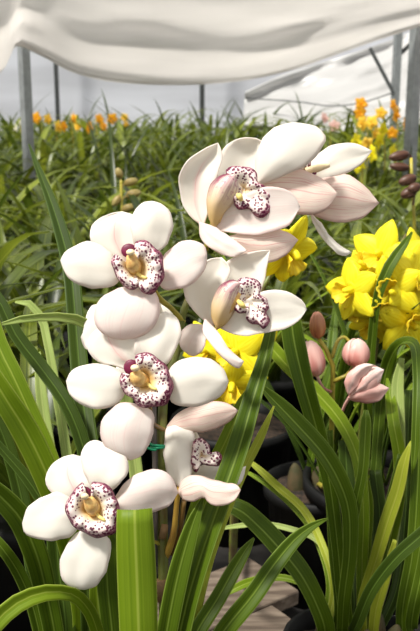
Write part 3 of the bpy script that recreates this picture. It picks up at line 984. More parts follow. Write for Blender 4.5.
leaf(hero, [(274, 406, .74), (262, 434, .735), (247, 464, .73), (228, 505, .72), (208, 560, .71), (190, 640, .70)], [1.5, 8, 9, 11, 12, 13], 'leaf_yellow', .2, base=(hb.x + .02, hb.y + .02, hb.z), bw=14)
leaf(hero, [(328, 518.5, .70), (314, 525, .695), (300, 535, .69), (277, 561, .68), (253, 595, .67), (222, 634, .668), (195, 690, .67)], [1.5, 7, 12, 17, 19, 19, 18], 'leaf', .22, base=(hb.x + .03, hb.y, hb.z), bw=16, roll=-.35)
leaf(hero, [(254, 538, .72), (247, 548, .715), (236, 566, .71), (218, 598, .70), (196, 634, .69), (180, 690, .685)], [1.5, 9, 14, 16, 17, 16], 'leaf', .24, base=(hb.x + .02, hb.y + .01, hb.z), bw=15, roll=-.25)
leaf(hero, [(2, 324, .68), (20, 319.5, .68), (45, 317, .69), (70, 318, .70), (90, 325, .71), (112, 350, .72), (130, 430, .73), (142, 560, .72)], [3, 7, 8, 10, 11, 12, 13, 14], 'leaf_pale', .2, base=(hb.x - .02, hb.y + .02, hb.z), bw=14, rolls=[.5, .5, .5, .5, .6, .3, 0, 0, 0])
leaf(hero, [(110, 530, .66), (107, 570, .66), (112, 630, .665)], [17, 20, 21], 'leaf', .2, base=(hb.x - .02, hb.y, hb.z), bw=16)
leaf(hero, [(29, 144, .96), (38, 168, .93), (50, 198, .90), (62, 235, .87), (71, 272, .84), (76, 325, .82), (81, 385, .80), (92, 460, .77), (115, 580, .73)], [1.5, 6, 10, 14, 16, 17, 18, 18, 18], 'leaf_dark', .22, base=(hb.x - .03, hb.y + .03, hb.z), bw=16)

# stake and tie
b = MB()
b.tube([P(153.5, 400, .668), P(155, 520, .668), (HB.x - .012, HB.y - .006, HB.z - .02)], [.0022, .0022, .0022], 8, 16)
tag(b.obj('plant_stake', M['stake']), 'thin dark grey stake beside the white orchid spike', 'stake')
b = MB()
tie = []
for k in range(40):
    a = 2 * math.pi * k / 39 * 2.0
    tie.append(P(158.5 + 7.2 * math.cos(a), 446 + 1.6 * math.sin(a * .5) + .8 * math.sin(a), .670 - .0075 * math.sin(a)))
b.tube(tie, [.0011] * len(tie), 6, 90)
b.tube([P(152, 446, .661), P(148, 443, .656), P(146, 446, .655), P(150, 449, .657), P(156, 450, .659)], [.001] * 5, 6, 20)
tag(b.obj('plant_tie', M['tie']), 'green wire tie holding the spike to its stake', 'tie')

# ------------------------------------------------------------------ left foreground plant
LB = Vector((-0.145, 0.66, 0.185))
lp = empty('orchid_plant', (LB.x, LB.y, 0), 'strap-leaved orchid plant at the left edge, broad bright yellow-green leaves', 'orchid')
pot(lp, LB.x, LB.y)
lb = tuple(LB)
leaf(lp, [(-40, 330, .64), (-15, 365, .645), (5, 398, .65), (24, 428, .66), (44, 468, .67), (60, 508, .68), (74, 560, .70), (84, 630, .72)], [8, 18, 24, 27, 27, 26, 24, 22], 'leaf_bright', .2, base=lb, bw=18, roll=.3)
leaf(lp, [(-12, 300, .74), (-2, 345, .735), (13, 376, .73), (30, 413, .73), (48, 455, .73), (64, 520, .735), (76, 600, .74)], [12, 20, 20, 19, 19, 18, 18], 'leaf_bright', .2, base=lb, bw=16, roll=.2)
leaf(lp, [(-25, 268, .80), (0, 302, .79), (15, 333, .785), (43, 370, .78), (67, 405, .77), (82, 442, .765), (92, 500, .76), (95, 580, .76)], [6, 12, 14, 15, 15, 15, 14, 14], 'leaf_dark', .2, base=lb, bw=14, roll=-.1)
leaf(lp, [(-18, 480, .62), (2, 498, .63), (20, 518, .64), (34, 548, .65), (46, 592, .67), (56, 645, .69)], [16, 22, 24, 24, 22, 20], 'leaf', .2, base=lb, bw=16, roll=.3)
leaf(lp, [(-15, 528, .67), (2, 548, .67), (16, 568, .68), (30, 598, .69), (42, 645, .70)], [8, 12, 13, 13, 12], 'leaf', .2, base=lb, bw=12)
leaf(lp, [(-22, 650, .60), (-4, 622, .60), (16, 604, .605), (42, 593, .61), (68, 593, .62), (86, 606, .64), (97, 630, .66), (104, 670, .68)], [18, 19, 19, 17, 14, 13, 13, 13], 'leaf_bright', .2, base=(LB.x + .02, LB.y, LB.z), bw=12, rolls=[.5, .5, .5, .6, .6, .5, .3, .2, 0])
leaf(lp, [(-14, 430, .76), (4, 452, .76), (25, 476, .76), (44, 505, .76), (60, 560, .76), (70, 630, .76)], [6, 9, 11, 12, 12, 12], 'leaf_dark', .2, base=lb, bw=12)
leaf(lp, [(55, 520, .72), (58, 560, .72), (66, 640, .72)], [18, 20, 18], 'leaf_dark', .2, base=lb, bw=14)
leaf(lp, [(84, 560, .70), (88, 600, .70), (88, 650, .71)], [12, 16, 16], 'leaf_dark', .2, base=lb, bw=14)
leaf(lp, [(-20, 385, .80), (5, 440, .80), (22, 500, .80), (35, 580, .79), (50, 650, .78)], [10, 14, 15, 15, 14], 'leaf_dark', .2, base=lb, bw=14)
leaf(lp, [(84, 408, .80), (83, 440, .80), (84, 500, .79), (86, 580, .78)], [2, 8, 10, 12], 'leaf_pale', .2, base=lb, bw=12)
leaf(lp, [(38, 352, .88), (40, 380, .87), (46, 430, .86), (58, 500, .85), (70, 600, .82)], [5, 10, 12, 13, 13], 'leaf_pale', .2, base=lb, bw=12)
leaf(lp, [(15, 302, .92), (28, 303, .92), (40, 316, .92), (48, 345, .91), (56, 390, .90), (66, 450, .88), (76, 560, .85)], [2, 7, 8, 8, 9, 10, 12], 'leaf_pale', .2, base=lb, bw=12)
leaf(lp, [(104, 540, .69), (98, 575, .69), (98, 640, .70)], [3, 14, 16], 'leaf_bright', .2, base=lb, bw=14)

# ------------------------------------------------------------------ right foreground plant
RBx = P(352, 640, .85)
RB = Vector((RBx.x, RBx.y, 0.19))
rpnt = empty('orchid_plant', (RB.x, RB.y, 0), 'strap-leaved orchid plant at lower right, its crown of green leaves without flowers', 'orchid')
pot(rpnt, RB.x, RB.y, 0.064)
b = MB()
for dx, dy in ((0, 0), (0.03, 0.015), (-0.03, 0.01), (0.012, -0.02), (0.045, -0.01)):
    b.ellipsoid((RB.x + dx * .8, RB.y + dy * .8, 0.185), (dx * 4, dy * 4, 1), 0.06, 0.012, taper=0.3)
b.obj('pseudobulb', M['bulb'], rpnt)


def rb(dx=0.0, dy=0.0):
    return (RB.x + dx, RB.y + dy, RB.z)


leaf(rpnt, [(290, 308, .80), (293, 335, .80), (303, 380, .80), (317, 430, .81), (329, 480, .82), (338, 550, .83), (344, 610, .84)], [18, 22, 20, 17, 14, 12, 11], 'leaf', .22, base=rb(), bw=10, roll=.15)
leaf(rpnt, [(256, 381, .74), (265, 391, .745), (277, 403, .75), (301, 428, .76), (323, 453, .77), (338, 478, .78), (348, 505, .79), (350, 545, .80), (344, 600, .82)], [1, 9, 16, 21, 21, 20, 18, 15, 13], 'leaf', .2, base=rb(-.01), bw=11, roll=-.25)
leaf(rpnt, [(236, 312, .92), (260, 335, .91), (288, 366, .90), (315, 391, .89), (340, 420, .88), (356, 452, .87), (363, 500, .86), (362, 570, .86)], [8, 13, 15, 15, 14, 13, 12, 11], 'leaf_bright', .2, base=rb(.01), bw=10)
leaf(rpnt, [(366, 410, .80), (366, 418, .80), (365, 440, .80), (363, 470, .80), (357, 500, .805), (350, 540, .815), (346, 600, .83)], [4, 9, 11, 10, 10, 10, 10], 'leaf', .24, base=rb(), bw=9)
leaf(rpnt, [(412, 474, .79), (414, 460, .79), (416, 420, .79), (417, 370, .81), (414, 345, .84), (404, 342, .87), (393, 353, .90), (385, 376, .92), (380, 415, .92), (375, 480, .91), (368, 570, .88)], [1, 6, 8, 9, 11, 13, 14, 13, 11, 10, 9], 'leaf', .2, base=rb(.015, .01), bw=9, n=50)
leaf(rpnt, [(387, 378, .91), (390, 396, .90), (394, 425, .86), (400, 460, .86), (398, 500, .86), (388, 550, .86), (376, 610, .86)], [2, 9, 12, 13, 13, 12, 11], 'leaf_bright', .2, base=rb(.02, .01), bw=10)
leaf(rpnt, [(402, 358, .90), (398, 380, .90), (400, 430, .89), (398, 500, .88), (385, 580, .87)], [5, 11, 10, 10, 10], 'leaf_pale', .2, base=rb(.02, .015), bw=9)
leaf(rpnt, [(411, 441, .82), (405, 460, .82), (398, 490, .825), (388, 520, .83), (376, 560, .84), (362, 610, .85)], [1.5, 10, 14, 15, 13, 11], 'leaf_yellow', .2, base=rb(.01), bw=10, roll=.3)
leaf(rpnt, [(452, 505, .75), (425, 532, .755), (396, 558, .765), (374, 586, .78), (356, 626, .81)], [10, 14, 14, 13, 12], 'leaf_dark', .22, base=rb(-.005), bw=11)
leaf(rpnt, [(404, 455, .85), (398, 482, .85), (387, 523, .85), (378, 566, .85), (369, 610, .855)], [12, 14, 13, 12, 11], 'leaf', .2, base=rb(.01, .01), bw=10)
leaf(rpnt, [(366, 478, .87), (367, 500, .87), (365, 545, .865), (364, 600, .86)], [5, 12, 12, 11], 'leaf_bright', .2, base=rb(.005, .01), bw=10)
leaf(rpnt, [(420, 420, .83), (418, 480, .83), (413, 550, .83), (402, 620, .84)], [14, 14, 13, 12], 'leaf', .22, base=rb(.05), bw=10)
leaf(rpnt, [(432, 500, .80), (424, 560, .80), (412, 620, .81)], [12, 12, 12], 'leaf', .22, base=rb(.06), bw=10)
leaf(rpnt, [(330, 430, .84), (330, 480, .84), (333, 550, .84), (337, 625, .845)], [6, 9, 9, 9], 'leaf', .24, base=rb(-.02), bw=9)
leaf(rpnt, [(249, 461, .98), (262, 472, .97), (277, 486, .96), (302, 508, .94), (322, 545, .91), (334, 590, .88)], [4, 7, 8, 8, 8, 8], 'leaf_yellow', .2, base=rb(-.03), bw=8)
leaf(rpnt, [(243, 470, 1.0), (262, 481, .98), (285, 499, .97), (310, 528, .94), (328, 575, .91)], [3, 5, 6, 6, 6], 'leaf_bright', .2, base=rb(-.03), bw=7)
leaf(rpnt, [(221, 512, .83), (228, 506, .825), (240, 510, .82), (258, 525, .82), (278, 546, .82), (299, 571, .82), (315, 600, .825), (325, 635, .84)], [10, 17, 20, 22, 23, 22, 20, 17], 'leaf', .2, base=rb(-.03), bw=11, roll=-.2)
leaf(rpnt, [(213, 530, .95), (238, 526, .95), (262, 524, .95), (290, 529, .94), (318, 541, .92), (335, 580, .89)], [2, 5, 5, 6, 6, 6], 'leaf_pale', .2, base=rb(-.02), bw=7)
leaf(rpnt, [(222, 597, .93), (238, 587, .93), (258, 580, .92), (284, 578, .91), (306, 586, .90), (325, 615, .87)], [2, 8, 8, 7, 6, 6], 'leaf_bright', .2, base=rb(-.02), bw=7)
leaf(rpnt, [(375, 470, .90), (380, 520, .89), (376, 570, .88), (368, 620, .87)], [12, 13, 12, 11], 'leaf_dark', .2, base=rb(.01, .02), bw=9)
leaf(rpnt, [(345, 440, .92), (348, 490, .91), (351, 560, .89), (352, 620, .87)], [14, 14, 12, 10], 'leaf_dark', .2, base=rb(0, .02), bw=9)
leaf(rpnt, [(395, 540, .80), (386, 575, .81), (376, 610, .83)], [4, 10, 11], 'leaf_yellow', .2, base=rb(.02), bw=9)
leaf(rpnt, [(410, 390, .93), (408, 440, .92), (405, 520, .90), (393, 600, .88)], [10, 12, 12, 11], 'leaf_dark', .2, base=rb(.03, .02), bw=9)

# ------------------------------------------------------------------ pink budded plant
BB = Vector((0.155, 1.16, 0.165))
bp = empty('orchid_plant', (BB.x, BB.y, 0), 'orchid plant with four pink flower buds right of the white flowers', 'orchid')
pot(bp, BB.x, BB.y, 0.075, .17)
b = MB()
b.tube([BB, P(328, 470, 1.0), P(331, 440, .93), P(333, 405, .91), P(334, 380, .905), P(331, 360, .90), P(322, 345, .90), P(318, 338, .90)], [.0035, .003, .0028, .0027, .0026, .0024, .0022, .002], 8, 40)
b.tube([P(332, 358, .90), P(337, 342, .90), P(344, 337, .90), P(352, 345, .90)], [.002, .0018, .0016, .0018], 8, 16)
b.tube([P(334, 381, .905), P(341, 378, .90), P(348, 374, .898), P(352, 368, .895)], [.0024, .0022, .002, .0018], 8, 16)
b.obj('flower_spike', M['pedicel'], bp)
b = MB()
for dx, dy in ((0, 0), (0.03, 0.015), (-0.03, 0.01)):
    b.ellipsoid((BB.x + dx, BB.y + dy, 0.165), (dx * 4, dy * 4, 1), 0.06, 0.014, taper=0.3)
b.obj('pseudobulb', M['bulb'], bp)


def bud(parent, base, tip, rad, d, mat, sub=3, stem=None):
    """closed bud: overlapping sepals around an egg"""
    A, T = P(*base, d), P(*tip, d - .004)
    ax = (T - A)
    Lh = ax.length
    b = MB()
    b.ellipsoid((A + T) / 2, ax, Lh, rad * d / F, 16, 12, taper=0.12)
    if stem:
        b.tube([P(*q) for q in stem] + [A + ax * 0.1], [.0016] * len(stem) + [.002], 8, 14)
    o = b.obj('bud', M[mat], parent)
    a = ax.normalized(); e1 = (CAM - A).normalized(); e1 = (e1 - a * e1.dot(a)).normalized(); e2 = a.cross(e1)
    for k in range(sub):
        ph = 2 * math.pi * k / sub + 0.5
        rows, uvr = [], []
        for i in range(11):
            s = i / 10
            th = math.pi * (0.06 + 0.90 * s)
            rr = math.sin(th) * rad * d / F * 1.05 * (1 + .12 * math.cos(th)) + .0002
            half = 1.15 * math.sin(math.pi * (0.12 + 0.86 * s)) ** .7
            row, ur = [], []
            for j in range(9):
                t = j / 8
                aa = ph + (2 * t - 1) * half
                row.append((A + T) / 2 - a * (math.cos(th) * Lh / 2 * 1.03) + (e1 * math.cos(aa) + e2 * math.sin(aa)) * rr * (1 + .03 * t))
                ur.append((t, s))
            rows.append(row); uvr.append(ur)
        q = MB(); q.grid(rows, uvr); q.obj('sepal', M[mat], o, solid=.0006)
    return o


bud(bp, (318, 338), (317, 312), 7.2, .90, 'bud_red')
bud(bp, (316, 376), (309, 341), 11, .895, 'bud_pink', stem=[(331, 392, .905), (322, 386, .90)])
bud(bp, (355, 366), (357, 339), 12.5, .89, 'bud_pink', stem=[(350, 371, .897), (353, 369, .893)])
ob = bud(bp, (350, 396), (378, 368), 13, .87, 'bud_pink', stem=[(342, 412, .89), (346, 403, .88)])
petal(ob, 'sepal', I, [(347, 398), (356, 388), (368, 382), (380, 384), (389, 388)], [(347, 398), (354, 401), (366, 403), (380, 400), (389, 388)], .858, mat='bud_pink', cup=.006, prof=(.004, -.002, .0, .004), seed=81)
petal(ob, 'sepal', I, [(348, 395), (345, 380), (352, 369), (364, 364), (374, 365)], [(348, 395), (356, 388), (362, 378), (374, 365)], .852, mat='bud_petal', cup=.006, prof=(.004, -.002, .0, .004), seed=82)
petal(ob, 'sepal', I, [(350, 396), (358, 384), (366, 372), (376, 367), (384, 370)], [(350, 396), (362, 392), (376, 386), (384, 370)], .856, mat='bud_petal', cup=.006, prof=(.004, -.002, .0, .004), seed=83)


# generic leaves around a base, in the world's own directions
def world_leaf(b, base, az, length, width, lean, droop, n=12, fold=0.2, cross=4):
    base = Vector(base)
    h = Vector((math.cos(az), math.sin(az), 0))
    pts, ws = [], []
    pos = base.copy()
    k = 9
    ang = lean
    for i in range(k + 1):
        s = i / k
        pts.append(pos.copy())
        ws.append(width * (0.55 + 0.45 * min(1, s * 3)) * (1 - max(0, (s - 0.5) / 0.5) ** 1.8 * 0.97))
        step = length / k
        pos = pos + (h * math.sin(ang) + Vector((0, 0, 1)) * math.cos(ang)) * step
        ang += droop / k * (0.4 + 1.6 * s)
    nrm = Vector((0, 0, 1)) - h * 0.9
    side = Vector((-h.y, h.x, 0))
    P4 = [tuple(p) + (w,) for p, w in zip(pts, ws)]
    data = cr3(P4, n)
    cs = [Vector(q[:3]) for q in data]
    rows, uvr = [], []
    for i, c in enumerate(cs):
        t = (cs[min(i + 1, n - 1)] - cs[max(i - 1, 0)]).normalized()
        up = t.cross(side)
        if up.dot(nrm) < 0: up = -up
        w = max(.0004, data[i][3])
        rows.append([c + side * ((2 * j / cross - 1) * w / 2) + up * (fold * w * (abs(2 * j / cross - 1) - .4)) for j in range(cross + 1)])
        uvr.append([(j / cross, i / (n - 1)) for j in range(cross + 1)])
    b.grid(rows, uvr)


rnd = random.Random(5)
for k in range(9):
    b = MB()
    world_leaf(b, (BB.x + rnd.uniform(-.02, .02), BB.y + rnd.uniform(-.02, .02), BB.z), rnd.uniform(0, 6.28), rnd.uniform(.28, .42), rnd.uniform(.011, .018), rnd.uniform(.1, .5), rnd.uniform(.5, 1.5), 18)
    b.obj('leaf', M[rnd.choice(['leaf', 'leaf_dark', 'leaf_bright'])], bp, solid=.0007)


# ------------------------------------------------------------------ generic open flower (yellow and background kinds)
def make_star(names, rad, mats, width=0.42, seed=0, flop=0.25):
    """returns list of (name, MB, mat) in local space; flower faces +Y(local -Y is back), lip down"""
    r = random.Random(seed)
    parts = []
    for k in range(5):
        a = math.pi / 2 + k * 2 * math.pi / 5
        nm = 'sepal' if k in (0, 2, 3) else 'petal'
        ln = rad * r.uniform(.92, 1.05)
        wd = rad * width * (1.0 if nm == 'sepal' else 1.1) * r.uniform(.9, 1.1)
        h = Vector((math.cos(a), 0, math.sin(a)))
        sd = Vector((-math.sin(a), 0, math.cos(a)))
        rows, uvr = [], []
        fl = r.uniform(-.1, .35) + flop
        for i in range(11):
            s = i / 10
            w = wd * max(.02, math.sin(math.pi * (0.08 + 0.92 * s) ** 0.85)) ** .75
            fw = -rad * .10 * math.sin(s * 2.2) + rad * fl * s * s * .6
            row, ur = [], []
            for j in range(9):
                t = j / 8; c = 2 * t - 1
                y = fw + rad * .10 * c * c * math.sin(math.pi * s) + rad * .05 * noise.noise((s * 4, c * 3, k + seed * 1.7)) * abs(c)
                row.append(h * (ln * s) + sd * (c * w) + Vector((0, y, 0)))
                ur.append((t, s))
            rows.append(row); uvr.append(ur)
        b = MB(); b.grid(rows, uvr)
        parts.append((nm, b, mats[0]))
    # lip: trough with a frilled apron
    rows, uvr = [], []
    for i in range(11):
        s = i / 10
        rr = rad * (.10 + .22 * s)
        row, ur = [], []
        for j in range(15):
            t = j / 14
            aa = math.pi * (1.0 + t) if s < .6 else math.pi * (1.0 + t)
            fr = 1 + .10 * s * math.sin(t * 30)
            row.append(Vector((math.cos(aa) * rr * fr, -rad * (.55 * s - .25 * max(0, s - .6)), math.sin(aa) * rr * fr * (.7 + .5 * s))))
            ur.append((t, s))
        rows.append(row); uvr.append(ur)
    b = MB(); b.grid(rows, uvr)
    parts.append(('lip', b, mats[1]))
    b = MB(); b.tube([Vector((0, .02 * rad, 0)), Vector((0, -.2 * rad, .08 * rad)), Vector((0, -.38 * rad, .02 * rad))], [rad * .09, rad * .10, rad * .07], 8, 8)
    parts.append(('column', b, mats[0]))
    return parts


def place_star(parent, parts, c, face, spin, stem_to, stem_mat, name='flower', scale=1.0):
    """flower made of pedicel (own mesh) and its sub-parts; face: direction the flower looks"""
    c = Vector(c)
    y = -Vector(face).normalized()
    x = y.cross(Vector((0, 0, 1)))
    if x.length < 1e-3: x = Vector((1, 0, 0))
    x.normalize()
    z = x.cross(y)
    R = Matrix((x, y, z)).transposed() @ Matrix.Rotation(spin, 3, 'Y')
    b = MB()
    mid = (c + y * 0.02 + Vector(stem_to)) / 2 + Vector((0, 0, .004))
    b.tube([c, c + y * .014, mid, Vector(stem_to)], [.0032 * scale, .0024 * scale, .0018, .0018], 8, 12)
    fo = b.obj(name, M[stem_mat], parent)
    for nm, pb, mt in parts:
        q = MB(); q.f = list(pb.f); q.uv = list(pb.uv)
        q.v = [c + R @ (v * scale) for v in pb.v]
        q.obj(nm, M[mt], fo, solid=.0009 if nm != 'column' else 0)
    return fo


YS = [make_star(None, .042, ('yellow', 'yellow_lip'), .34, k, .1) for k in range(4)]

# yellow orchid at right
YB = Vector((0.235, 1.13, 0.185))
yp = empty('orchid_plant', (YB.x, YB.y, 0), 'yellow orchid plant with a crowded flower spike near the right edge', 'orchid')
pot(yp, YB.x, YB.y, 0.1)
b = MB()
b.tube([YB, P(366, 400, 1.06), P(374, 355, 1.03), P(380, 320, 1.02), P(388, 285, 1.02), P(396, 255, 1.03), P(406, 235, 1.05)], [.0042, .004, .0038, .0034, .003, .0025, .002], 8, 40)
b.obj('flower_spike', M['spike'], yp)
for i, (px, py, dd, fx, fy, fz, spin, sc, st) in enumerate([
    (380, 256, 1.00, -.5, -.8, .25, .2, 1.0, (396, 255, 1.03)),
    (352, 291, 0.99, -.8, -.6, .1, .9, .95, (386, 290, 1.02)),
    (385, 305, 0.985, -.1, -.9, -.3, 1.9, .95, (384, 310, 1.02)),
    (413, 280, 0.985, .5, -.8, .2, .4, 1.15, (390, 280, 1.02)),
    (409, 322, 0.99, .35, -.9, -.1, 2.6, 1.05, (382, 320, 1.02)),
    (366, 268, 1.01, -.7, -.4, .6, 1.4, .9, (392, 272, 1.02)),
    (372, 324, 1.01, -.35, -.7, -.6, .5, .8, (380, 322, 1.02)),
    (420, 264, 1.02, .6, -.7, .4, 1.2, 1.05, (400, 250, 1.03)),
    (400, 268, 1.0, .1, -.9, .5, .7, 1.0, (395, 262, 1.03)),
    (392, 290, .975, -.3, -.9, .1, 2.2, .95, (388, 288, 1.02)),
    (360, 306, 1.0, -.6, -.5, -.5, 1.1, .85, (383, 305, 1.02)),
    (416, 304, 1.0, .3, -.8, -.4, 1.7, 1.0, (385, 305, 1.02))]):
    place_star(yp, YS[i % 4], P(px, py, dd), (fx, fy, fz), spin, P(*st), 'pedicel', scale=sc)
leaf(yp, [(412, 232, .97), (404, 245, .965), (393, 260, .96), (384, 278, .96), (378, 296, .965), (372, 340, .98), (368, 400, 1.0)], [2, 8, 11, 11, 9, 9, 9], 'leaf', .2, base=tuple(YB), bw=9)
rnd = random.Random(8)
for k in range(9):
    b = MB()
    world_leaf(b, (YB.x + rnd.uniform(-.02, .02), YB.y + rnd.uniform(-.02, .02), YB.z), rnd.uniform(0, 6.28), rnd.uniform(.28, .40), rnd.uniform(.011, .017), rnd.uniform(.1, .5), rnd.uniform(.5, 1.5), 18)
    b.obj('leaf', M[rnd.choice(['leaf', 'leaf_dark', 'leaf_bright'])], yp, solid=.0007)

# yellow orchid behind the white flowers
YB2 = Vector((0.04, 1.36, 0.185))
yp2 = empty('orchid_plant', (YB2.x, YB2.y, 0), 'yellow orchid plant half hidden behind the white flowers', 'orchid')
pot(yp2, YB2.x, YB2.y, 0.1)
b = MB()
b.tube([YB2, P(236, 480, .93), P(238, 420, .88), P(240, 380, .86), P(248, 330, .85), P(262, 290, .85), P(278, 262, .85)], [.0042, .004, .0038, .0034, .003, .0025, .002], 8, 40)
b.obj('flower_spike', M['spike'], yp2)
for i, (px, py, dd, fx, fy, fz, spin, sc, st) in enumerate([
    (288, 252, .84, .5, -.6, -.35, .35, .98, (276, 265, .85)),
    (236, 352, .83, -.5, -.8, .1, .9, .85, (245, 340, .85)),
    (232, 384, .83, -.1, -.9, -.35, .1, .80, (240, 375, .86)),
    (262, 318, .86, .4, -.8, .2, 1.4, .70, (250, 325, .85)),
    (208, 350, .86, -.6, -.7, .0, .6, .80, (243, 350, .85))]):
    place_star(yp2, YS[(i + 1) % 4], P(px, py, dd), (fx, fy, fz), spin, P(*st), 'pedicel', scale=sc)
rnd = random.Random(18)
for k in range(8):
    b = MB()
    world_leaf(b, (YB2.x + rnd.uniform(-.02, .02), YB2.y + rnd.uniform(-.02, .02), YB2.z), rnd.uniform(0, 6.28), rnd.uniform(.26, .36), rnd.uniform(.010, .016), rnd.uniform(.1, .5), rnd.uniform(.5, 1.5), 18)
    b.obj('leaf', M[rnd.choice(['leaf', 'leaf_dark', 'leaf_bright'])], yp2, solid=.0007)


# ------------------------------------------------------------------ blurred budded spikes behind
def budded(base, stem, buds, mat, label, nl, seed):
    r = random.Random(seed)
    root = empty('orchid_plant', (base[0], base[1], 0), label, 'orchid')
    pot(root, base[0], base[1], 0.1, soil=False)
    b = MB()
    b.tube([Vector(base)] + [P(*q) for q in stem], [.004] + [.003] * len(stem), 8, 30)
    b.obj('flower_spike', M['pedicel'], root)
    for (bx, by), (tx, ty), rad, dd, sx, sy in buds:
        bud(root, (bx, by), (tx, ty), rad, dd, mat, 3, stem=[(sx, sy, dd), ((sx + bx) / 2, (sy + by) / 2 - 1, dd)])
    fb = MB()
    for k in range(nl):
        world_leaf(fb, (base[0] + r.uniform(-.03, .03), base[1] + r.uniform(-.03, .03), base[2]), r.uniform(0, 6.28), r.uniform(.28, .40), r.uniform(.011, .018), r.uniform(.1, .6), r.uniform(.5, 1.6))
    fb.obj('foliage', M['field'], root)
    return root


q = P(412, 330, 1.75)
budded((q.x + .03, q.y, .185), [(414, 260, 1.6), (414, 215, 1.55), (412, 185, 1.55), (411, 158, 1.55)],
       [((409, 154), (389, 158), 4.6, 1.55, 412, 160), ((409, 168), (390, 166), 4.0, 1.55, 412, 172), ((416, 177), (399, 183), 4.8, 1.53, 413, 186), ((416, 190), (401, 196), 5.2, 1.53, 413, 205), ((420, 186), (408, 190), 4.5, 1.5, 414, 195)],
       'bud_brown', 'orchid plant with dark brown buds in front of the right edge post', 14, 3)
q = P(128, 300, 1.95)
budded((q.x, q.y, .185), [(124, 240, 1.9), (122, 208, 1.9), (121, 180, 1.9)],
       [((126, 196), (141, 192), 4.0, 1.9, 122, 202), ((124, 184), (138, 180), 3.6, 1.9, 122, 190), ((121, 178), (117, 168), 3.4, 1.9, 121, 184), ((120, 196), (113, 206), 3.4, 1.9, 122, 192), ((122, 210), (136, 206), 3.8, 1.88, 123, 216)],
       'bud_tan', 'orchid plant with small tan buds above the left white flower', 14, 4)

# ------------------------------------------------------------------ wooden board on the floor
root = empty('wooden_pallet', (0.0, 1.0, 0), 'grey weathered wooden board lying among the black pots', 'pallet')
ang = math.radians(36)
R = Matrix.Rotation(ang, 3, 'Z')
PC = Vector((0.055, 1.135, 0))
for k in range(4):
    off = R @ Vector((0, -0.055 - k * 0.112, 0))
    x1 = (0.112 - (PC + off).x) / math.cos(ang) + 0.03 * (k - 1)
    x0 = x1 - 0.42
    c = PC + off + R @ Vector(((x0 + x1) / 2, 0, 0.055))
    b = MB()
    b.box(c, (x1 - x0, 0.108, 0.022), R)
    o = b.obj('plank', M['wood'], root, smooth=False)
    bv = o.modifiers.new('bevel', 'BEVEL'); bv.width = .003; bv.segments = 2
for q in (-.30, -.06):
    b = MB(); b.box(PC + R @ Vector((q, -0.22, 0.022)), (0.05, 0.42, 0.044), R)
    b.obj('bearer', M['wood'], root, smooth=False)

# ------------------------------------------------------------------ the field of plants behind
rnd = random.Random(21)


def field_proto(seed, hmin, hmax, nl, spike=None):
    r = random.Random(seed)
    b = MB()
    for k in range(nl):
        a = r.uniform(0, 6.283)
        ln = r.uniform(hmin, hmax)
        world_leaf(b, (.03 * math.cos(a) * r.random(), .03 * math.sin(a) * r.random(), .17), a, ln, r.uniform(.013, .029), r.uniform(.05, .75), r.uniform(.5, 2.8), 11, cross=2)
    me = b.obj('foliage', M['field']).data
    o = [q for q in COL.objects if q.data == me][0]
    bpy.data.objects.remove(o)
    return me


FOL = [field_proto(100 + k, .22, .54, 14) for k in range(6)]
pm = MB(); pm.lathe((0, 0, 0), [(.001, 0), (.075, 0), (.092, .17), (.1, .17), (.1, .19), (.09, .19), (.088, .165), (.001, .165)], 16)
po = pm.obj('pot', M['pot']); PM = po.data; bpy.data.objects.remove(po)


def star_mesh(mats, seed):
    parts = make_star(None, .036, mats, .40, seed, .1)
    b = MB()
    for nm, pb, mt in parts:
        off = len(b.v)
        b.v += pb.v; b.uv += pb.uv; b.f += [tuple(q + off for q in f_) for f_ in pb.f]
    o = b.obj('blossom', M[mats[0]]); me = o.data; bpy.data.objects.remove(o)
    return me


BL = {k: star_mesh((k, k), i) for i, k in enumerate(['orange', 'amber', 'yellow', 'blush_flower', 'cream_flower'])}


def link_child(name, me, parent, loc=(0, 0, 0), rot=(0, 0, 0), sc=1.0):
    o = bpy.data.objects.new(name, me)
    COL.objects.link(o)
    o.parent = parent
    o.location = loc
    o.rotation_euler = rot
    o.scale = (sc,) * 3
    return o


def field_plant(x, y, sc, label, group, k):
    root = empty('orchid_plant', (x, y, 0), label, 'orchid', group)
    root.rotation_euler = (0, 0, rnd.uniform(0, 6.28))
    root.scale = (sc, sc, sc)
    link_child('foliage', FOL[k % len(FOL)], root)
    link_child('pot', PM, root)
    return root


def flowering(px, py, dd, n, mat, label, group=None):
    """background plant with an upright spike of blossoms whose top stands at the given point"""
    top = P(px, py, dd)
    root = empty('orchid_plant', (top.x, top.y + .02, 0), label, 'orchid', group)
    link_child('foliage', FOL[int(px) % len(FOL)], root, rot=(0, 0, px))
    link_child('pot', PM, root)
    b = MB()
    b.tube([root.location + Vector((0, 0, .17)), root.location + Vector((.01, 0, .17 + (top.z - .17) * .6)), top + Vector((0, .02, -.01))], [.004, .004, .002], 6, 10)
    b.obj('flower_spike', M['pedicel'], root)
    for i in range(n):
        a = i * 2.1 + px
        link_child('blossom', BL[mat], root, (top.x - root.location.x + .035 * math.cos(a), top.y - root.location.y + .035 * math.sin(a) - .02, top.z - .005 - .045 * i), (rnd.uniform(-.3, .3), rnd.uniform(-1, 1), rnd.uniform(-1.2, 1.2)), rnd.uniform(.85, 1.15))
    return root


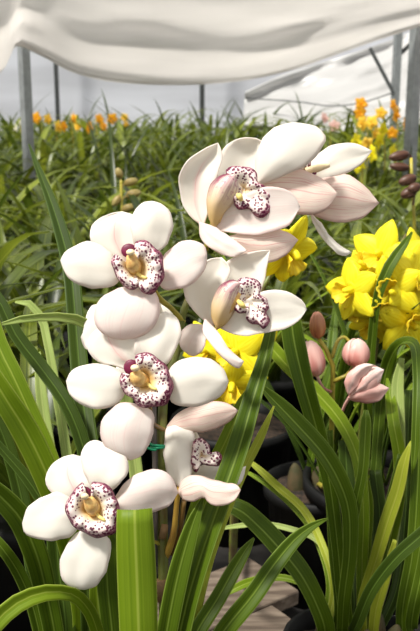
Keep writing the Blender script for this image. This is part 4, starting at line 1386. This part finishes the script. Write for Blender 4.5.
G_ORL = 'orange flowering orchids along the far left'
G_ORR = 'orange flowering orchids at the far right'
for px, py, dd, n, mat in ((40, 117, 4.8, 1, 'orange'), (19, 120, 5.4, 2, 'cream_flower'), (54, 118, 5.2, 2, 'amber'), (70, 117, 5.0, 2, 'orange'), (78, 119, 5.4, 2, 'amber'), (95, 118, 5.0, 2, 'orange'), (107, 118, 5.4, 2, 'orange'), (128, 117, 6.0, 2, 'amber')):
    lab = {'cream_flower': 'cream flowering orchid left of the left steel post, far back', 'orange': 'orange flowering orchid in the far row beyond the left post', 'amber': 'amber flowering orchid in the far row beyond the left post'}[mat]
    flowering(px, py, dd, n, mat, lab, G_ORL if mat != 'cream_flower' else None)
for px, py, dd, n, mat in ((357, 103, 4.6, 2, 'orange'), (378, 112, 4.5, 3, 'amber'), (398, 104, 4.3, 4, 'orange'), (368, 122, 4.0, 3, 'amber'), (330, 117, 5.2, 2, 'blush_flower'), (385, 128, 3.6, 3, 'yellow'), (362, 139, 3.2, 3, 'yellow')):
    lab = {'orange': 'orange flowering orchid rising in front of the bright crumpled sheet', 'amber': 'amber flowering orchid below the diagonal brace at right', 'blush_flower': 'blush pink flowering orchid in front of the bright crumpled sheet', 'yellow': 'yellow flowering orchid in the field left of the right post'}[mat]
    flowering(px, py, dd, n, mat, lab, G_ORR if mat != 'blush_flower' else None)

placed = [(HB.x, HB.y), (LB.x, LB.y), (RB.x, RB.y), (BB.x, BB.y), (YB.x, YB.y), (YB2.x, YB2.y)]
y = 1.02
cnt = 0
row = 0
while y < 8.6:
    sp_ = 0.19 if y < 2.4 else (0.23 if y < 4 else 0.30)
    half = 0.27 * y + 0.42
    nx = int(half / sp_)
    for i in range(-nx, nx + 1):
        x = (i + (0.5 if row % 2 else 0)) * sp_ + rnd.uniform(-.05, .05)
        yy = y + rnd.uniform(-.05, .05)
        if -0.16 < x < 0.36 and yy < 1.42: continue
        if any((x - a) ** 2 + (yy - c) ** 2 < .13 ** 2 for a, c in placed): continue
        if cnt >= 380: break
        zone = 'low' if yy < 1.7 else ('mid' if yy < 4 else 'far')
        label = {'low': 'green strap-leaved orchid plant in the nearest field rows just behind the flowers',
                 'mid': 'green strap-leaved orchid plant in the middle rows of the field',
                 'far': 'green strap-leaved orchid plant in the far rows before the end wall'}[zone]
        field_plant(x, yy, rnd.uniform(.85, 1.12) * (1.0 if yy < 4 else 1.22), label, {'low': 'leafy orchids in the nearest field rows', 'mid': 'leafy orchids in the middle field rows', 'far': 'leafy orchids in the far field rows'}[zone], cnt)
        cnt += 1
    y += sp_ * (1.0 if y < 4 else 1.25)
    row += 1
print('field plants', cnt)
